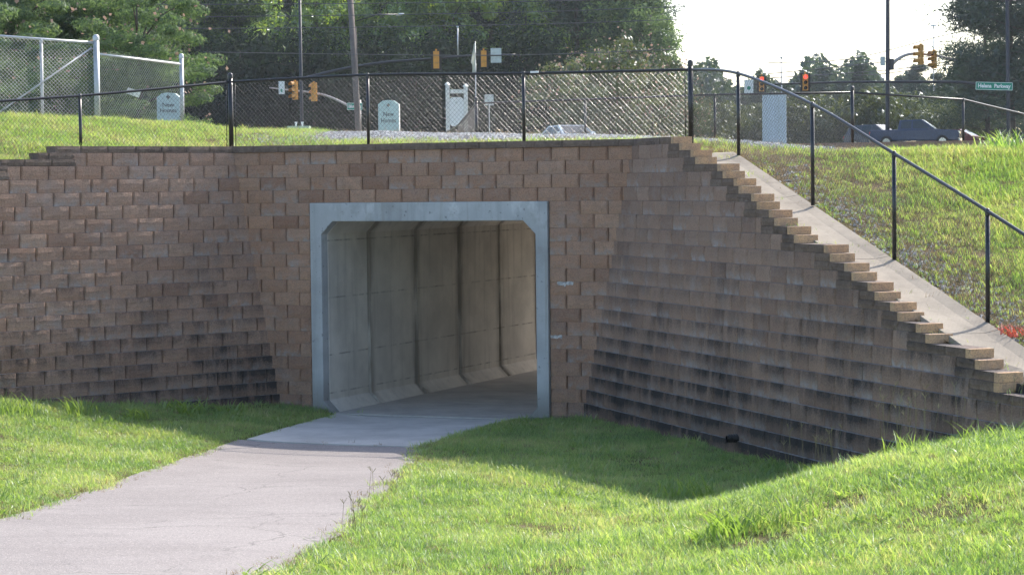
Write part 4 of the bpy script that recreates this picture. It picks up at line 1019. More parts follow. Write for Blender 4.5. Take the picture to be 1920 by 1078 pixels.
# left black pole with the long arm
r = pole_root(562, 118, 'tall black signal pole with a long arm curving right over the fence')
pole(566, 240, 561, -60, 118, 0.10, 0.075, M['pole_black'], r)
arm([(562, 150, 118), (640, 131, 118), (720, 118, 118), (810, 111, 118), (900, 104, 118), (966, 103, 118)], 118, 0.10, 0.045, M['pole_black'], r)
signal('traffic_light', 818, 113, 37, 117.6, rad(180), 'amber signal seen from behind with a black plate, first on the long black arm')
signal('traffic_light', 907, 111, 35, 117.6, rad(180), 'amber signal seen from behind beside the white flag on the long black arm')
r = empty('traffic_sign', at(930, 104.5, 117.7), 0, 'square pale sign seen from behind near the tip of the long black arm', 'sign')
m2 = MB(); m2.box((0, 0, 0), (20 * 118 / F_PX, 0.02, 27 * 118 / F_PX)); m2.build('sign_plate', M['sign_back'], r)
m2 = MB(); m2.box((0, -.03, 0), (0.62, 0.05, 0.06)); m2.build('bracket', M['pole_black'], r)
# lower arm with silver tube
r = pole_root(672, 138, 'silver signal arm reaching left from behind the green street sign', 'signal_mast')
pole(674, 240, 674, 188, 138, 0.12, 0.11, M['pole_silver'], r)
arm([(674, 210, 138), (650, 197, 138), (620, 183, 138), (595, 176, 138), (560, 171, 138), (530, 168, 138), (505, 165, 138)], 138, 0.09, 0.04, M['pole_silver'], r)
signal('traffic_light', 552, 170, 35, 137.6, rad(-40), 'amber signal turned to the left on the silver arm next to the white arrow sign', bare=True)
signal('traffic_light', 588, 173, 35, 137.6, rad(-150), 'amber signal nearest the green street sign on the silver arm', bare=True)
def plate_sign(name, x, y, wpx, hpx, Y, mat, label, yaw=0.0, cat='sign', border=None):
    r = empty(name, at(x, y, Y), yaw, label, cat); w, h = wpx * Y / F_PX, hpx * Y / F_PX
    m2 = MB(); m2.box((0, 0, 0), (w, 0.02, h), 0, 1, 0.0); m2.build('sign_plate', mat, r)
    if border:
        m2 = MB(); t = h * 0.05
        for zz in (-1, 1): m2.box((0, -.013, zz * (h / 2 - t)), (w - t * 2, .008, t))
        for xx in (-1, 1): m2.box((xx * (w / 2 - t), -.013, 0), (t, .008, h - t * 3.05))
        m2.build('border', border, r)
    return r, w, h
r, w, h = plate_sign('traffic_sign', 528, 165, 11, 24, 137.5, M['sign_white'], 'white upright sign with a green arrow at the left end of the silver arm')
m2 = MB(); k = h * .13; m2.prism([(-k * .45, -k), (k * .45, -k), (k * .45, 0), (k, 0), (0, k * 1.1), (-k, 0), (-k * .45, 0)], (0, -.01, 0), (0, -.011, -h * .22)); m2.build('arrow', M['sign_green'], r)
r, w, h = plate_sign('street_sign', 665, 200, 29, 13.5, 136.6, M['sign_green'], 'small green street sign reading Hillsboro Parkway behind the near fence', 0, 'sign', M['sign_white'])
text_mesh('Hillsboro Parkway', h * .62, M['sign_white'], r, (0, -.016, 0), 0, .003, w * .86, bold=.012)
# right black pole with curved silver arm
r = pole_root(1664, 150, 'thick black pole with a curved silver arm and control boxes')
pole(1664, 262, 1665, -70, 150, 0.165, 0.14, M['pole_black'], r)
arm([(1668, 127, 150), (1680, 114, 150), (1698, 104, 150), (1718, 101, 150), (1745, 104, 150), (1770, 108, 150), (1796, 114, 150)], 150, 0.13, 0.06, M['pole_silver'], r)
for x, y, w, h in ((1655, 115, 8, 17), (1672, 121, 7, 20)):
    m2 = MB(); p = at(x, y, 149.8) - r.location; m2.box(p, (w * 150 / F_PX, .3, h * 150 / F_PX)); m2.build('control_box', M['sign_back'] if x < 1660 else M['pole_black'], r)
signal('traffic_light', 1725, 103, 38, 149.6, rad(-75), 'amber signal seen side on hanging from the curved silver arm', bare=True)
signal('traffic_light', 1750, 112, 34, 149.6, rad(-60), 'amber signal further right on the curved silver arm', bare=True)
# far right pole with long straight arm
r = pole_root(1889, 142, 'tall dark pole by the right edge carrying the long straight arm')
pole(1891, 262, 1888, -70, 142, 0.14, 0.11, M['pole_black'], r)
arm([(1890, 166, 142), (1830, 158, 142), (1790, 154.5, 142), (1664, 154, 142), (1560, 155, 142), (1440, 159, 142), (1405, 160, 142)], 142, 0.12, 0.045, M['pole_black'], r)
signal('traffic_light', 1510, 155, 35, 141.5, 0, 'signal with its red lamp lit, alone on the long straight arm', lit=1)
signal('traffic_light', 1428, 158, 32, 141.5, 0, 'signal with a black plate near the left tip of the long straight arm', lit=1)
r, w, h = plate_sign('traffic_sign', 1404, 163, 17, 26, 141.4, M['sign_white'], 'white sign with a green dot beside the leftmost signal of the straight arm')
m2 = MB(); m2.lathe([(0.001, 0), (h * .14, 0), (h * .14, .01)], (0, 0, 0), 14); ob = m2.build('green_dot', M['sign_green'], r); ob.rotation_euler.x = rad(90); ob.location = (0, -.014, -h * .1)
r, w, h = plate_sign('street_sign', 1864, 162, 69, 15, 140.8, M['sign_green'], 'green street sign reading Helena Parkway before the dark pine', rad(-2), 'sign', M['sign_white'])
r.rotation_euler.y = rad(2.0)
text_mesh('Helena  Parkway', h * .66, M['sign_white'], r, (0, -.016, 0), 0, .003, w * .88, bold=.012)
# wooden utility pole, slim lamp posts
r = pole_root(668, 96, 'leaning brown wooden utility pole in front of the wood', 'utility_pole')
pole(672, 240, 655, -30, 96, 0.15, 0.13, M['wood_pole'], r)
r = pole_root(691, 92, 'slim grey conduit post next to the wooden utility pole', 'post', 'post'); pole(674, 245, 667, 50, 95.4, 0.03, 0.025, M['wood_pole'], r)
for x, yt, yb, Y, lab in ((858, 50, 110, 119, 'slim white lamp post standing on the long black arm'), (1465, 108, 160, 200, 'thin lamp post left of the red lit signal'), (1750, 48, 110, 210, 'thin lamp post rising above the curved silver arm')):
    r = pole_root(x, Y, lab, 'lamp_post', 'lamp post'); b, t = at(x, yb, Y), at(x, yt, Y)
    m2 = MB(); rr = 0.035 if Y < 150 else 0.06; lowz = b.z if Y < 150 else gz(Y); m2.tube([(t.x - r.location.x, 0, lowz - r.location.z), t - r.location], rr, 7); m2.build('pole', M['galv'], r, True)
    m2 = MB(); q = t - r.location; k = Y / F_PX; m2.box(q + Vector((0, 0, 0)), ((12 if x == 1750 else 5) * k, 5 * k, 3 * k), 0, .7); m2.build('lamp_head', M['lamp'], r)
r = empty('street_lamp', at(750, 28, 97), 0, 'pale street lamp head on a short arm before the wood', 'street lamp')
m2 = MB(); k = 97 / F_PX; m2.lathe([(0.001, -3 * k), (5 * k, -2 * k), (7 * k, 0), (5 * k, 2 * k), (.001, 3 * k)], (0, 0, 0), 10); ob = m2.build('lamp_head', M['lamp'], r, True); ob.scale = (1.2, .6, .8); ob.rotation_euler.y = rad(-12)
m2 = MB(); q = at(668, 40, 96) - r.location; m2.tube([q, q * .5 + Vector((0, 0, .15)), (0, 0, 0)], .025, 6); m2.build('lamp_arm', M['pole_black'], r, True)
# power lines
G8 = 'overhead cables'
for pts, lab in ((((-80, 8), (400, 9), (960, 4), (1300, -4)), 'topmost thin cable across the dark wood'), (((-80, 30), (400, 32), (960, 24), (1300, 12)), 'second thin cable from the top across the dark wood'), (((-80, 52), (420, 54), (960, 47), (1300, 36)), 'third thin cable from the top across the dark wood'), (((380, 98), (640, 102), (960, 104), (1290, 92)), 'lowest thin cable across the dark wood near the signals'),
    (((1440, 139), (1664, 116), (1800, 98), (1920, 80)), 'sagging cable passing behind the thick black pole through its middle'), (((1440, 147), (1664, 132), (1800, 113), (1920, 97)), 'lower sagging cable right of the red lit signal'), (((1600, 142), (1664, 138), (1800, 118), (1920, 104)), 'lowest cable in front of the far pines'), (((1440, 118), (1600, 110), (1800, 60), (1960, 42)), 'upper cable crossing the bright sky to the dark pine')):
    m2 = MB(); m2.tube(soft([at(x, y, 94 if pts[0][0] < 1000 else 170) for x, y in pts], 4), 0.016 if pts[0][0] < 1000 else 0.035, 5)
    tag(m2.build('overhead_cable', M['cable'], None, True), lab, 'cable', G8)
r = empty('overhead_cable', at(1620, 114, 152), 0, 'short cable with a looped end clamp left of the thick black pole', 'cable', G8)
m2 = MB(); o = r.location; m2.tube([at(1660, 111, 151) - o, at(1600, 113.5, 151) - o], .03, 6); m2.tube([at(1600, 113.5, 151) - o, at(1590, 112.5, 151) - o, at(1580, 114.5, 151) - o, at(1590, 116.5, 151) - o, at(1600, 114, 151) - o], .03, 6); m2.build('cable', M['cable'], r, True)

# signboards by the road
def new_homes(x, ytop, ybot, wpx, Y, label):
    w = wpx * Y / F_PX; h = (ybot - ytop) * Y / F_PX; p = at(x, ytop, Y); r = empty('notice_board', (p.x, p.y, p.z - h - .5), rad(-8), label, 'sign board', 'pale green sale boards'); H = h + .5
    pts = [(-w / 2, 0), (w / 2, 0), (w / 2, H * .9)] + [(w / 2 - w * .16, H * .96), (0 + w * .28, H * .985), (0, H), (-w * .28, H * .985), (-w / 2 + w * .16, H * .96)] + [(-w / 2, H * .9)]
    m2 = MB(); m2.prism(pts, (0, .16, 0)); m2.build('board', M['mint'], r)
    text_mesh('New', h * .22, M['ink'], r, (0, -.012, H - h * .48), 0, .004, w * .5); text_mesh('Homes', h * .22, M['ink'], r, (0, -.012, H - h * .70), 0, .004, w * .72)
    m2 = MB(); k = w * .10; m2.prism([(0, -k), (k, 0), (k * .4, k * .3), (0, k), (-k * .4, k * .3), (-k, 0)], (0, -.012, 0), (0, -.001, H - h * .17)); m2.build('emblem', M['ink'], r)
    m2 = MB(); m2.box((w / 2 + .012, .08, H * .45), (.02, .18, H * .9)); m2.build('edge_trim', M['white_wood'], r)
new_homes(728, 188, 243, 39, 90, 'pale green board reading New Homes next to a near fence post')
new_homes(315, 174, 222, 44, 50, 'pale green board reading New Homes beside the last galvanised post')
r = empty('hanging_sign', at(855, 246, 75), 0, 'white timber post frame with a white board hung under its crossbar', 'sign'); o = r.location; k = 75 / F_PX
for x, yt in ((839, 160), (873, 163)):
    t = at(x, yt, 75) - o; m2 = MB(); m2.box((t.x, 0, (t.z - .6) / 2 - .0), (.13, .13, t.z + .6)); m2.lathe([(.1, 0), (.1, .02), (.03, .09), (.001, .1)], (t.x, 0, t.z + .0), 4); m2.build('post', M['white_wood'], r)
a, b = at(843, 171, 75) - o, at(872, 173, 75) - o; m2 = MB(); m2.box(((a.x + b.x) / 2, 0, (a.z + b.z) / 2), (b.x - a.x - .04, .09, .13)); m2.build('crossbar', M['white_wood'], r)
c = at(856, 210, 75) - o; w, h = 27 * k / 2, 54 * k / 2; e = w * .35
m2 = MB(); m2.prism([(-w, -h + e), (-w + e, -h), (w - e, -h), (w, -h + e), (w, h - e), (w - e, h), (-w + e, h), (-w, h - e)], (0, .05, 0), (c.x, -.025, c.z)); m2.build('hanging_board', M['sign_white'], r)
m2 = MB(); m2.prism([(0, -.05), (.05, 0), (0, .06), (-.05, 0)], (0, -.012, 0), (c.x, -.026, c.z + h * .62)); m2.build('emblem', M['sign_back'], r)
for dx in (-.12, .12):
    m2 = MB(); m2.tube([(c.x + dx, 0, c.z + h - .03), (c.x + dx, 0, (a.z + b.z) / 2 - .06)], .012, 5); m2.build('hook', M['black'], r)
r = empty('flag', at(893, 250, 80), 0, 'white drooping flag on a thin pole behind the fence rail', 'flag'); o = r.location
m2 = MB(); m2.tube([(0, 0, -.6), at(891, 78, 80) - o], [.022, .014], 7); m2.build('pole', M['galv'], r, True)
prof = [(82, 889, 891), (92, 887, 891.5), (105, 885, 892), (118, 883, 892), (121, 885, 893), (130, 886, 893), (138, 885.5, 893)]; vs = []; n = 5
for y, x0, x1 in prof:
    for i in range(n): q = at(x0 + (x1 - x0) * i / (n - 1), y, 80) - o; vs.append((q.x, q.y + .06 * math.sin(i * 2.1 + y * .2), q.z))
m2 = MB(); m2.add(vs, [(j * n + i, j * n + i + 1, (j + 1) * n + i + 1, (j + 1) * n + i) for j in range(len(prof) - 1) for i in range(n - 1)]); fl = m2.build('flag_cloth', M['white_flag'], r, True); sd = fl.modifiers.new('thickness', 'SOLIDIFY'); sd.thickness = .01
r = empty('road_sign', at(917, 250, 70), 0, 'small plain grey sign on a post behind the far fence', 'sign'); o = r.location
c = at(917, 188, 70) - o; m2 = MB(); m2.box(c, (.28, .012, .34)); m2.build('sign_plate', M['sign_back'], r)
m2 = MB(); m2.tube([(c.x, .02, -.5), (c.x, .02, c.z + .1)], .02, 6); m2.build('post', M['galv'], r)
r = empty('utility_cabinet', at(1452, 262, 95), rad(10), 'tall pale blue grey cabinet seen through the sloping fence', 'cabinet'); k = 95 / F_PX
m2 = MB(); m2.box((0, 0, 84 * k / 2 - .3), (38 * k, .7, 84 * k + .6), 0, 1, .02); m2.build('body', M['cabinet'], r)
m2 = MB(); m2.box((0, 0, 85 * k), (41 * k, .76, 2.2 * k), 0, .96); m2.build('lid', M['sign_white'], r)
m2 = MB(); m2.box((4 * k, -.355, 40 * k), (.012, .012, 70 * k)); m2.box((8 * k, -.37, 42 * k), (.04, .03, .18)); m2.build('door_handle', M['sign_back'], r)
r = empty('utility_box', at(561, 244, 60), 0, 'low pale green utility box with two marker fins on the bank crest', 'utility box'); k = 60 / F_PX
m2 = MB(); m2.box((0, 0, .0), (42 * k, .5, 14 * k), 0, .98, .02); m2.build('body', M['pale_green'], r)
for dx in (-6, 6):
    m2 = MB(); m2.prism([(-2.5 * k, 15 * k), (2.5 * k, 15 * k), (1 * k, 7 * k), (-1 * k, 7 * k)], (0, .03, 0), (dx * k, 0, 0)); m2.build('marker_fin', M['sign_white'], r)

# ------------------------------------------------------------------ vehicles
def vehicle(name, x, y_roof, Y, yaw, dims, prof, glass, wheels, paint, label, cat, bed=None, extra=True):
    """side profile (x forward, z up) extruded over the width, with a narrower cabin"""
    L, Wd, H = dims; p = at(x, y_roof, Y); r = empty(name, (p.x, p.y, p.z - H), yaw, label, cat)
    m2 = MB(); body, cab = prof
    m2.prism(body, (0, Wd, 0), (0, -Wd / 2, 0)); ob = m2.build('body', paint, r); b = ob.modifiers.new('bevel', 'BEVEL'); b.width = .06; b.segments = 2; b.limit_method = 'ANGLE'
    c = MB(); n = len(cab); iw = Wd / 2 * .96; tw = Wd / 2 * .78; zt = max(q[1] for q in cab); zb = min(q[1] for q in cab)
    wd = [iw + (tw - iw) * (q[1] - zb) / (zt - zb) for q in cab]
    vs = [(q[0], -wd[i], q[1]) for i, q in enumerate(cab)] + [(q[0], wd[i], q[1]) for i, q in enumerate(cab)]
    c.add(vs, [tuple(range(n)), tuple(range(2 * n - 1, n - 1, -1))] + [(i, n + i, n + (i + 1) % n, (i + 1) % n) for i in range(n)]); ob = c.build('cabin', paint, r)
    for g in glass:      # side windows on both sides, set just proud
        for s in (-1, 1):
            q = MB(); f = lambda z: (iw + (tw - iw) * (z - zb) / (zt - zb)) + .012
            q.add([(a, s * f(z), z) for a, z in g] + [(a, s * (f(z) - .03), z) for a, z in g], [tuple(range(len(g))), tuple(range(2 * len(g) - 1, len(g) - 1, -1))] + [(i, (i + 1) % len(g), len(g) + (i + 1) % len(g), len(g) + i) for i in range(len(g))]); q.build('side_window', M['glass'], r)
    for (a, za), (b_, zb_) in ((cab[0], cab[1]), (cab[-1], cab[-2])):
        q = MB(); e = .014 if a < b_ else .014; sgn = -1 if a < b_ else 1
        f = lambda z: (iw + (tw - iw) * (z - zb) / (zt - zb)) - .1
        P = [(a + (b_ - a) * t + sgn * .02, s * f(za + (zb_ - za) * t), za + (zb_ - za) * t + .008) for t, s in ((.1, -1), (.1, 1), (.92, 1), (.92, -1))]
        q.add(P + [(u_ - sgn * .03, v_, w_ - .02) for u_, v_, w_ in P], [(0, 1, 2, 3), (7, 6, 5, 4), (0, 4, 5, 1), (1, 5, 6, 2), (2, 6, 7, 3), (3, 7, 4, 0)]); q.build('windscreen' if sgn > 0 else 'rear_window', M['glass'], r)
    wr = wheels[2]
    for wx in wheels[:2]:
        for s in (-1, 1):
            q = MB(); q.tube([(wx, s * (Wd / 2 - .2), wr), (wx, s * (Wd / 2 + .01), wr)], wr, 18); t = q.build('wheel', M['tyre'], r)
            q = MB(); q.tube([(wx, s * (Wd / 2 - .1), wr), (wx, s * (Wd / 2 + .022), wr)], wr * .6, 14); q.build('rim', M['chrome'], t)
    xf = max(q[0] for q in body); xr = min(q[0] for q in body); hb = zb
    for s in (-1, 1):
        q = MB(); q.box((xf - .04, s * Wd * .37, hb - .24), (.16, .32, .17)); q.build('headlight', M['chrome'], r)
        q = MB(); q.box((xr + .04, s * Wd * .40, hb - .22), (.14, .2, .2)); q.build('tail_light', M['tail'], r)
    q = MB(); q.box((xf + .01, 0, .52), (.14, Wd * .94, .18), 0, 1, .03); q.build('front_bumper', M['chrome'], r)
    q = MB(); q.box((xr - .01, 0, .54), (.12, Wd * .94, .18), 0, 1, .03); q.build('rear_bumper', M['chrome'] if bed else paint, r)
    q = MB(); q.box((xf + .005, 0, hb - .26), (.06, Wd * .5, .24)); q.build('grille', M['sig_black'], r)
    for s in (-1, 1):
        q = MB(); q.box((cab[-1][0] - .35, s * (Wd / 2 + .06), hb + .08), (.12, .18, .16), 0, .9); q.build('wing_mirror', paint, r)
    return r
sedan = ([(-2.3, .35), (2.3, .35), (2.35, .62), (2.2, .86), (1.0, .98), (-1.5, 1.02), (-2.2, .98), (-2.35, .7)], [(-1.9, 1.0), (-1.05, 1.46), (.2, 1.48), (1.15, .98)])
sed_g = [[(-1.55, 1.04), (-1.0, 1.39), (-.42, 1.41), (-.42, 1.04)], [(-.34, 1.04), (-.34, 1.41), (.15, 1.41), (.85, 1.04)]]
suv = ([(-2.25, .4), (2.3, .4), (2.35, .8), (2.2, 1.02), (1.05, 1.1), (-2.2, 1.12), (-2.32, .8)], [(-2.15, 1.1), (-1.85, 1.72), (.1, 1.76), (1.05, 1.08)])
suv_g = [[(-1.8, 1.14), (-1.6, 1.64), (-1.0, 1.66), (-1.0, 1.14)], [(-.92, 1.14), (-.92, 1.66), (-.2, 1.68), (-.2, 1.14)], [(-.12, 1.14), (-.12, 1.68), (.1, 1.68), (.82, 1.14)]]
pick = ([(-2.95, .5), (2.85, .5), (2.95, .85), (2.85, 1.16), (1.25, 1.26), (-2.9, 1.24), (-2.98, .9)], [(-1.1, 1.24), (-.98, 1.86), (.45, 1.9), (1.35, 1.24)])
pick_g = [[(-.92, 1.3), (-.85, 1.78), (-.2, 1.8), (-.2, 1.3)], [(-.1, 1.3), (-.1, 1.8), (.42, 1.82), (1.12, 1.3)]]
vehicle('pickup_truck', 1718, 225, 150, rad(-18), (5.8, 2.0, 1.9), pick, pick_g, (-1.85, 1.85, .42), M['car_navy'], 'dark navy crew cab pickup truck waiting right of the thick black pole', 'pickup truck', True)
vehicle('parked_car', 1648, 234, 158, rad(-35), (4.6, 1.85, 1.76), suv, suv_g, (-1.4, 1.45, .36), M['car_dark'], 'dark car partly hidden behind the thick black pole', 'car')
vehicle('parked_car', 1068, 235, 114, rad(-68), (4.7, 1.8, 1.48), sedan, sed_g, (-1.45, 1.4, .33), M['car_white'], 'white car of which only roof and windows show above the gravel crest', 'car')
vehicle('parked_car', 1800, 243, 165, rad(-30), (4.6, 1.8, 1.48), sedan, sed_g, (-1.45, 1.4, .33), M['car_red'], 'dark red car just visible in front of the pickup truck nose', 'car')

# ------------------------------------------------------------------ grass, gravel and weeds
HID = bpy.data.collections.new('grass_sources')
def blade_clump(seed, n, h, spread, w, mat, lean=0.5, segs=3):
    rng = np.random.default_rng(seed); mb = MB()
    for i in range(n):
        an = rng.random() * 6.283; rr = spread * math.sqrt(rng.random()); x, y = rr * math.cos(an), rr * math.sin(an)
        hh = h * (0.45 + 0.75 * rng.random()); d = rng.random() * 6.283; ln = lean * (0.25 + rng.random()) * hh; ww = w * (0.6 + 0.7 * rng.random()); fx, fy = -math.sin(d + .6), math.cos(d + .6)
        vs = []
        for s in range(segs + 1):
            t = s / segs; px, py, pz = x + math.cos(d) * ln * t * t, y + math.sin(d) * ln * t * t, hh * (t - .18 * t * t * lean); k = ww * (1 - t ** 1.6) / 2
            if s < segs: vs += [(px - fx * k, py - fy * k, pz), (px + fx * k, py + fy * k, pz)]
            else: vs.append((px, py, pz))
        fs = [(2 * s, 2 * s + 1, 2 * s + 3, 2 * s + 2) for s in range(segs - 1)] + [(2 * segs - 2, 2 * segs - 1, 2 * segs)]
        mb.add(vs, fs)
    me = mb.mesh('grass_clump', True, False); me.materials.append(mat); return me
def source(coll, me):
    o = bpy.data.objects.new('grass_clump', me); coll.objects.link(o); return o
def scatter(name, base_me, coll, density, smin, smax, seed, label, tilt=0.25, cat='grass', vary=(0.62, 1.3)):
    me = base_me.copy(); me.name = name; o = link_mesh(name, me); tag(o, label, cat, kind='stuff')
    g = bpy.data.node_groups.new(name, 'GeometryNodeTree'); g.interface.new_socket('Geometry', in_out='INPUT', socket_type='NodeSocketGeometry'); g.interface.new_socket('Geometry', in_out='OUTPUT', socket_type='NodeSocketGeometry')
    N = g.nodes; Lk = g.links; gi = N.new('NodeGroupInput'); go_ = N.new('NodeGroupOutput')
    dp = N.new('GeometryNodeDistributePointsOnFaces'); na = N.new('GeometryNodeInputNamedAttribute'); na.data_type = 'FLOAT'; na.inputs['Name'].default_value = 'dens'
    mu = N.new('ShaderNodeMath'); mu.operation = 'MULTIPLY'; mu.inputs[1].default_value = density
    Lk.new(gi.outputs[0], dp.inputs['Mesh']); Lk.new(na.outputs['Attribute'], mu.inputs[0]); Lk.new(mu.outputs[0], dp.inputs['Density']); dp.inputs['Seed'].default_value = seed
    ci = N.new('GeometryNodeCollectionInfo'); ci.inputs['Collection'].default_value = coll; ci.inputs['Separate Children'].default_value = True; ci.inputs['Reset Children'].default_value = True
    ip = N.new('GeometryNodeInstanceOnPoints'); Lk.new(dp.outputs['Points'], ip.inputs['Points']); Lk.new(ci.outputs[0], ip.inputs['Instance']); ip.inputs['Pick Instance'].default_value = True
    rv = N.new('FunctionNodeRandomValue'); rv.data_type = 'FLOAT_VECTOR'; rv.inputs[0].default_value = (-tilt, -tilt, 0); rv.inputs[1].default_value = (tilt, tilt, 6.283); rv.inputs['Seed'].default_value = seed + 1
    rs = N.new('FunctionNodeRandomValue'); rs.data_type = 'FLOAT'; rs.inputs[2].default_value = smin; rs.inputs[3].default_value = smax; rs.inputs['Seed'].default_value = seed + 2
    Lk.new(rv.outputs[0], ip.inputs['Rotation']); po = N.new('GeometryNodeInputPosition'); nz = N.new('ShaderNodeTexNoise'); nz.inputs['Scale'].default_value = 0.9; nz.inputs['Detail'].default_value = 3; Lk.new(po.outputs[0], nz.inputs['Vector'])
    mr_ = N.new('ShaderNodeMapRange'); Lk.new(nz.outputs['Fac'], mr_.inputs[0]); mr_.inputs[1].default_value = 0.3; mr_.inputs[2].default_value = 0.7; mr_.inputs[3].default_value = vary[0]; mr_.inputs[4].default_value = vary[1]
    ms = N.new('ShaderNodeMath'); ms.operation = 'MULTIPLY'; Lk.new(rs.outputs[1], ms.inputs[0]); Lk.new(mr_.outputs[0], ms.inputs[1]); Lk.new(ms.outputs[0], ip.inputs['Scale']); Lk.new(ip.outputs[0], go_.inputs[0])
    mod = o.modifiers.new('scatter', 'NODES'); mod.node_group = g; return o
def coll(name, meshes):
    c = bpy.data.collections.new(name)
    for me in meshes: source(c, me)
    return c
gl = coll('lawn_clumps', [blade_clump(100 + i, 24, 0.062, 0.085, 0.0050, M['grass'], 0.75) for i in range(7)] + [blade_clump(110, 12, 0.11, 0.07, 0.007, M['grass'], 0.6), blade_clump(111, 16, .06, .09, .007, M['grass_dry'], 1.0)])
gu = coll('bank_clumps', [blade_clump(120 + i, 22, 0.075, 0.10, 0.0075, M['grass_up'], 0.7) for i in range(6)] + [blade_clump(130, 14, 0.10, .1, .008, M['grass_dry'], 0.9), blade_clump(131, 14, .12, .09, .009, M['grass_up'], .6)])
gd = coll('dry_clumps', [blade_clump(140 + i, 14, 0.07, 0.10, 0.007, M['grass_dry'], 1.3) for i in range(4)])
scatter('grass', low_me, gl, 420, 0.6, 1.25, 3, 'fresh green mown grass beside the path below the walls')
scatter('grass', up_me, gu, 260, 0.6, 1.3, 5, 'yellow green grass on the high bank behind the walls')
# dead straw, where the living grass is thin
def straw_dens(x, y):
    d, w, q, tr, tl, mr, ml = behind(x, y)
    if abs(x) > y * 0.27 or y > 43 or y < 20: return 0.0
    if w == 'r' and mr > 0.3: return (0.9 * sstep(0.88, 1.05, tr) * sstep(3.7, 1.7, tr + 0.6 * fbm(x, y, .8)))
    if d < 0.35: return 0.0
    return (0.3 if q < 1.6 else 0.03) if w == 'f' or x > -6 else 0.1
st_me = grid_mesh('straw', _xu, _yu, z_upper, lambda a, b, c, d: keep_up(a, b, c, d) and b > 20.5, straw_dens, snap_up)
scatter('dry_grass', st_me, gd, 230, 0.6, 1.2, 8, 'brown dead grass litter along the gutter and wall top', 0.4)
def fringe_dens(x, y):
    if y < 13.5 or y > 31.4 or abs(x) > y * 0.262: return 0.0
    if on_path(x, y, 0.02): return 0.10 if not on_path(x, y, -0.22) else 0.0
    return sstep(0.34, 0.08, min(abs(x - path_edges(y)[0]), abs(x - path_edges(y)[1])) + 0.12 * noise.noise(Vector((x * 3, y * 2, 7))))
fr_me = grid_mesh('fringe', np.arange(-8, 0.5, 0.1), np.arange(13, 31.6, 0.2), lambda x, y: z_lower(x, y) + 0.006, lambda a, b, c, d: True, fringe_dens)
scatter('dry_grass', fr_me, gd, 150, 0.35, 0.9, 21, 'straw coloured dead grass fringe along the path edges', 0.5)
def herb_dens(x, y):
    if low_dens(x, y) <= 0.3: return 0.0
    return sstep(0.08, 0.38, fbm(x - 4, y + 2, 0.5)) + (0.7 if (x > 3 and y > 19.5) else 0.0)
hb_me = grid_mesh('herbs', _xs, np.arange(13, 37.01, 0.2), low_fz, keep_low, herb_dens)
gh = coll('herb_clumps', [blade_clump(160 + i, 14, 0.085 + .02 * (i % 3), 0.07, 0.017, M['weed'], 1.5, 3) for i in range(5)] + [blade_clump(170, 16, .05, .07, .022, M['grass_up'], 1.9, 2)])
scatter('weeds', hb_me, gh, 26, 0.6, 1.3, 31, 'low broad leaved weeds and clover scattered through the lawn', 0.4, 'weeds')
def stone_mesh(seed):
    bm = bmesh.new(); bmesh.ops.create_icosphere(bm, subdivisions=1, radius=0.5); rg = random.Random(seed)
    for v in bm.verts: v.co *= rg.uniform(.6, 1.15); v.co.z *= .7
    me = bpy.data.meshes.new('stone'); bm.to_mesh(me); bm.free(); me.materials.append(M['stone']); return me
gs = coll('stones', [stone_mesh(i) for i in range(5)])
def gravel_dens(x, y):
    d, w, q, tr, tl, mr, ml = behind(x, y)
    if abs(x) > y * 0.27 or y > 46: return 0.0
    if w == 'r' and mr > 1.5: return 0.55 * sstep(0.92, 1.02, tr) * sstep(1.9, 1.3, tr + .35 * fbm(x, y, 1.1)) * sstep(1.5, 4, mr)
    if q > 1.5 and -4.6 < x < 5.5 and mr < 1: return sstep(1.5, 2.4, q) * sstep(-4.6, -3.4, x) * sstep(5.5, 3.8, x)
    return 0.0
gv_me = grid_mesh('gravel', _xu, _yu, z_upper, lambda a, b, c, d: keep_up(a, b, c, d) and b > 20.5, gravel_dens, snap_up)
scatter('gravel', gv_me, gs, 700, 0.03, 0.08, 12, 'pale grey gravel on the bank crest and beside the gutter', 3.0, 'gravel')

def tuft(name, x, y, ground, n, h, spread, w, label, mat='weed', lean=0.8, stalks=0, sh=0.5, cat='weed', group=None, seed=1):
    p = Vector((x, y, ground(x, y))); r = empty(name, p, 0, label, cat, group)
    ob = link_mesh('leaves', blade_clump(seed, n, h, spread, w, M[mat], lean, 4), r)
    if stalks:
        rg = random.Random(seed); mb = MB()
        for i in range(stalks):
            a = rg.random() * 6.28; s = spread * 1.2 * math.sqrt(rg.random()); hh = sh * rg.uniform(.6, 1.1); dx, dy = rg.uniform(-.16, .16) * hh, rg.uniform(-.16, .16) * hh
            b = Vector((s * math.cos(a), s * math.sin(a), 0)); t = b + Vector((dx, dy, hh)); mb.tube([b, b.lerp(t, .5) - Vector((dx, dy, 0)) * .12, t], .0016, 4)
            for q in range(3):
                an = rg.random() * 6.28; mb.tube([t, t + Vector((.035 * math.cos(an), .035 * math.sin(an), .045))], .0022, 4)
        mb.build('seed_stalks', M['stalk'], r)
    return r
tuft('weed', 1.85, 17.9, low_fz, 120, .30, .32, .024, 'bushy pale leaved weed in the open sunlit lawn on the right', seed=201, lean=1.0)
tuft('weed', 2.35, 17.9, low_fz, 60, .24, .24, .018, 'narrow leaved weed just right of the bushy pale one', seed=202)
tuft('weed', 1.95, 25.3, low_fz, 90, .36, .34, .022, 'dark leafy weed in the shadow of the right wing wall', seed=203)
tuft('weed', .45, 23.9, low_fz, 22, .24, .10, .018, 'small weed at the sunlit edge of the wall shadow', seed=204)
tuft('weed', 3.75, 21.0, low_fz, 55, .24, .26, .016, 'leafy weed on the mound near the end of the wall', seed=205, stalks=6, sh=.6)
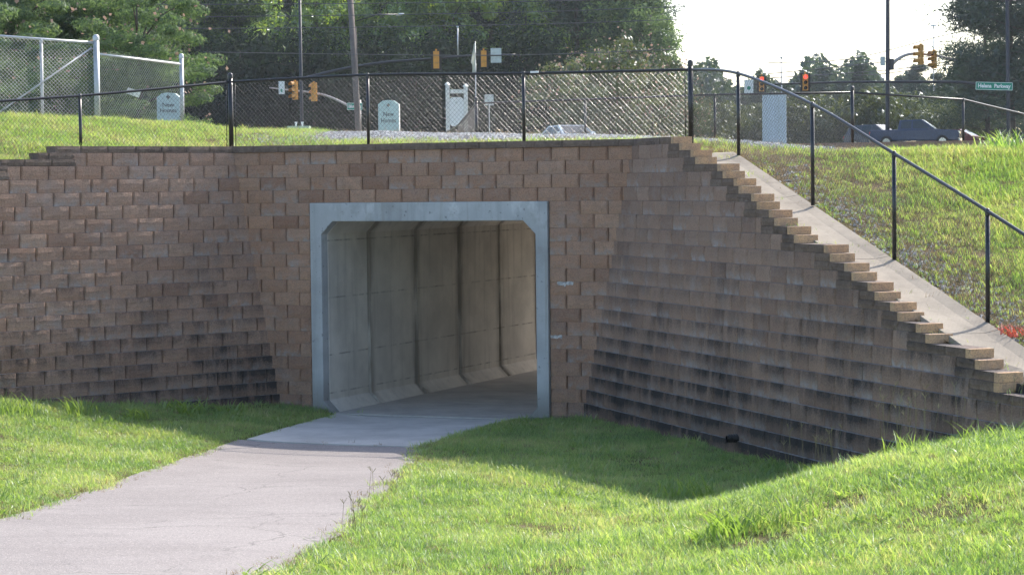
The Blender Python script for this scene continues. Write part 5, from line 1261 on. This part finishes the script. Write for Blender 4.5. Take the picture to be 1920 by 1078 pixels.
tuft('weed', 4.35, 20.4, low_fz, 60, .26, .28, .014, 'grass clump on the mound at the right edge', seed=206, stalks=5, sh=.6)
tuft('tall_grass', 3.2, 23.4, low_fz, 30, .2, .28, .009, 'wiry seed stalks in front of the right wall foot', 'grass', stalks=14, sh=.55, cat='grass tuft', seed=207)
tuft('tall_grass', 3.95, 22.2, low_fz, 34, .22, .30, .009, 'wiry seed stalks on the mound against the wall corner', 'grass', stalks=12, sh=.6, cat='grass tuft', seed=208)
tuft('tall_grass', -1.38, 19.4, low_fz, 16, .15, .14, .008, 'thin dark seed stalks leaning over the right path edge, nearest ones', 'grass', stalks=9, sh=.33, cat='grass tuft', seed=209)
tuft('tall_grass', -1.34, 22.6, low_fz, 14, .14, .12, .008, 'thin seed stalks over the right path edge halfway to the tunnel', 'grass', stalks=6, sh=.3, cat='grass tuft', seed=210)
tuft('weed', -6.95, 31.3, low_fz, 70, .36, .32, .018, 'tall light green weeds by the foot of the left wall at the picture edge', seed=211, lean=.7)
tuft('weed', -6.2, 32.2, low_fz, 45, .34, .26, .018, 'tall weed clump before the left wall, second from the picture edge', seed=212, lean=.7)
tuft('weed', -5.5, 32.6, low_fz, 40, .26, .26, .035, 'broad leaved creeper at the sunlit end of the left wall shadow', seed=213, lean=1.3)
tuft('weed', -5.0, 33.9, low_fz, 60, .30, .34, .04, 'shaded broad leaved creeper along the left wall foot', seed=214, lean=1.3)
tuft('weed', -4.3, 34.4, low_fz, 45, .22, .3, .035, 'shaded low creeper close to the tunnel frame', seed=215, lean=1.3)
for i, (x, y, lab) in enumerate(((7.4, 34.2, 'leafy weed clump on the upper right lawn, leftmost of three'), (8.0, 36.5, 'tall arching weed on the crest of the upper right lawn'), (7.2, 32.6, 'leafy weed patch lower on the upper right lawn'))):
    tuft('weed', x, y, z_upper, 60, .36, .35, .026, lab, 'grass_up', seed=220 + i, lean=.9)
p = at(1900, 622, 24.7); tuft('red_leaved_plant', p.x, p.y, z_upper, 60, .16, .2, .02, 'small orange red leaved plant beside the gutter at the right edge', 'red_leaf', lean=1.2, cat='plant', seed=230)

# ------------------------------------------------------------------ hazy summer air
t = NT('haze'); t.n.remove(t.p); pv = t.new('ShaderNodeVolumePrincipled'); pv.inputs['Color'].default_value = (0.86, 0.92, 1.0, 1); pv.inputs['Density'].default_value = 0.00018; pv.inputs['Anisotropy'].default_value = 0.35
t.L(pv.outputs[0], t.out.inputs['Volume'])
mb = MB(); mb.box((0, 180, 21), (760, 420, 48)); hz = mb.build('haze', t.m); tag(hz, 'thin pale summer haze in the air', 'haze', kind='stuff')
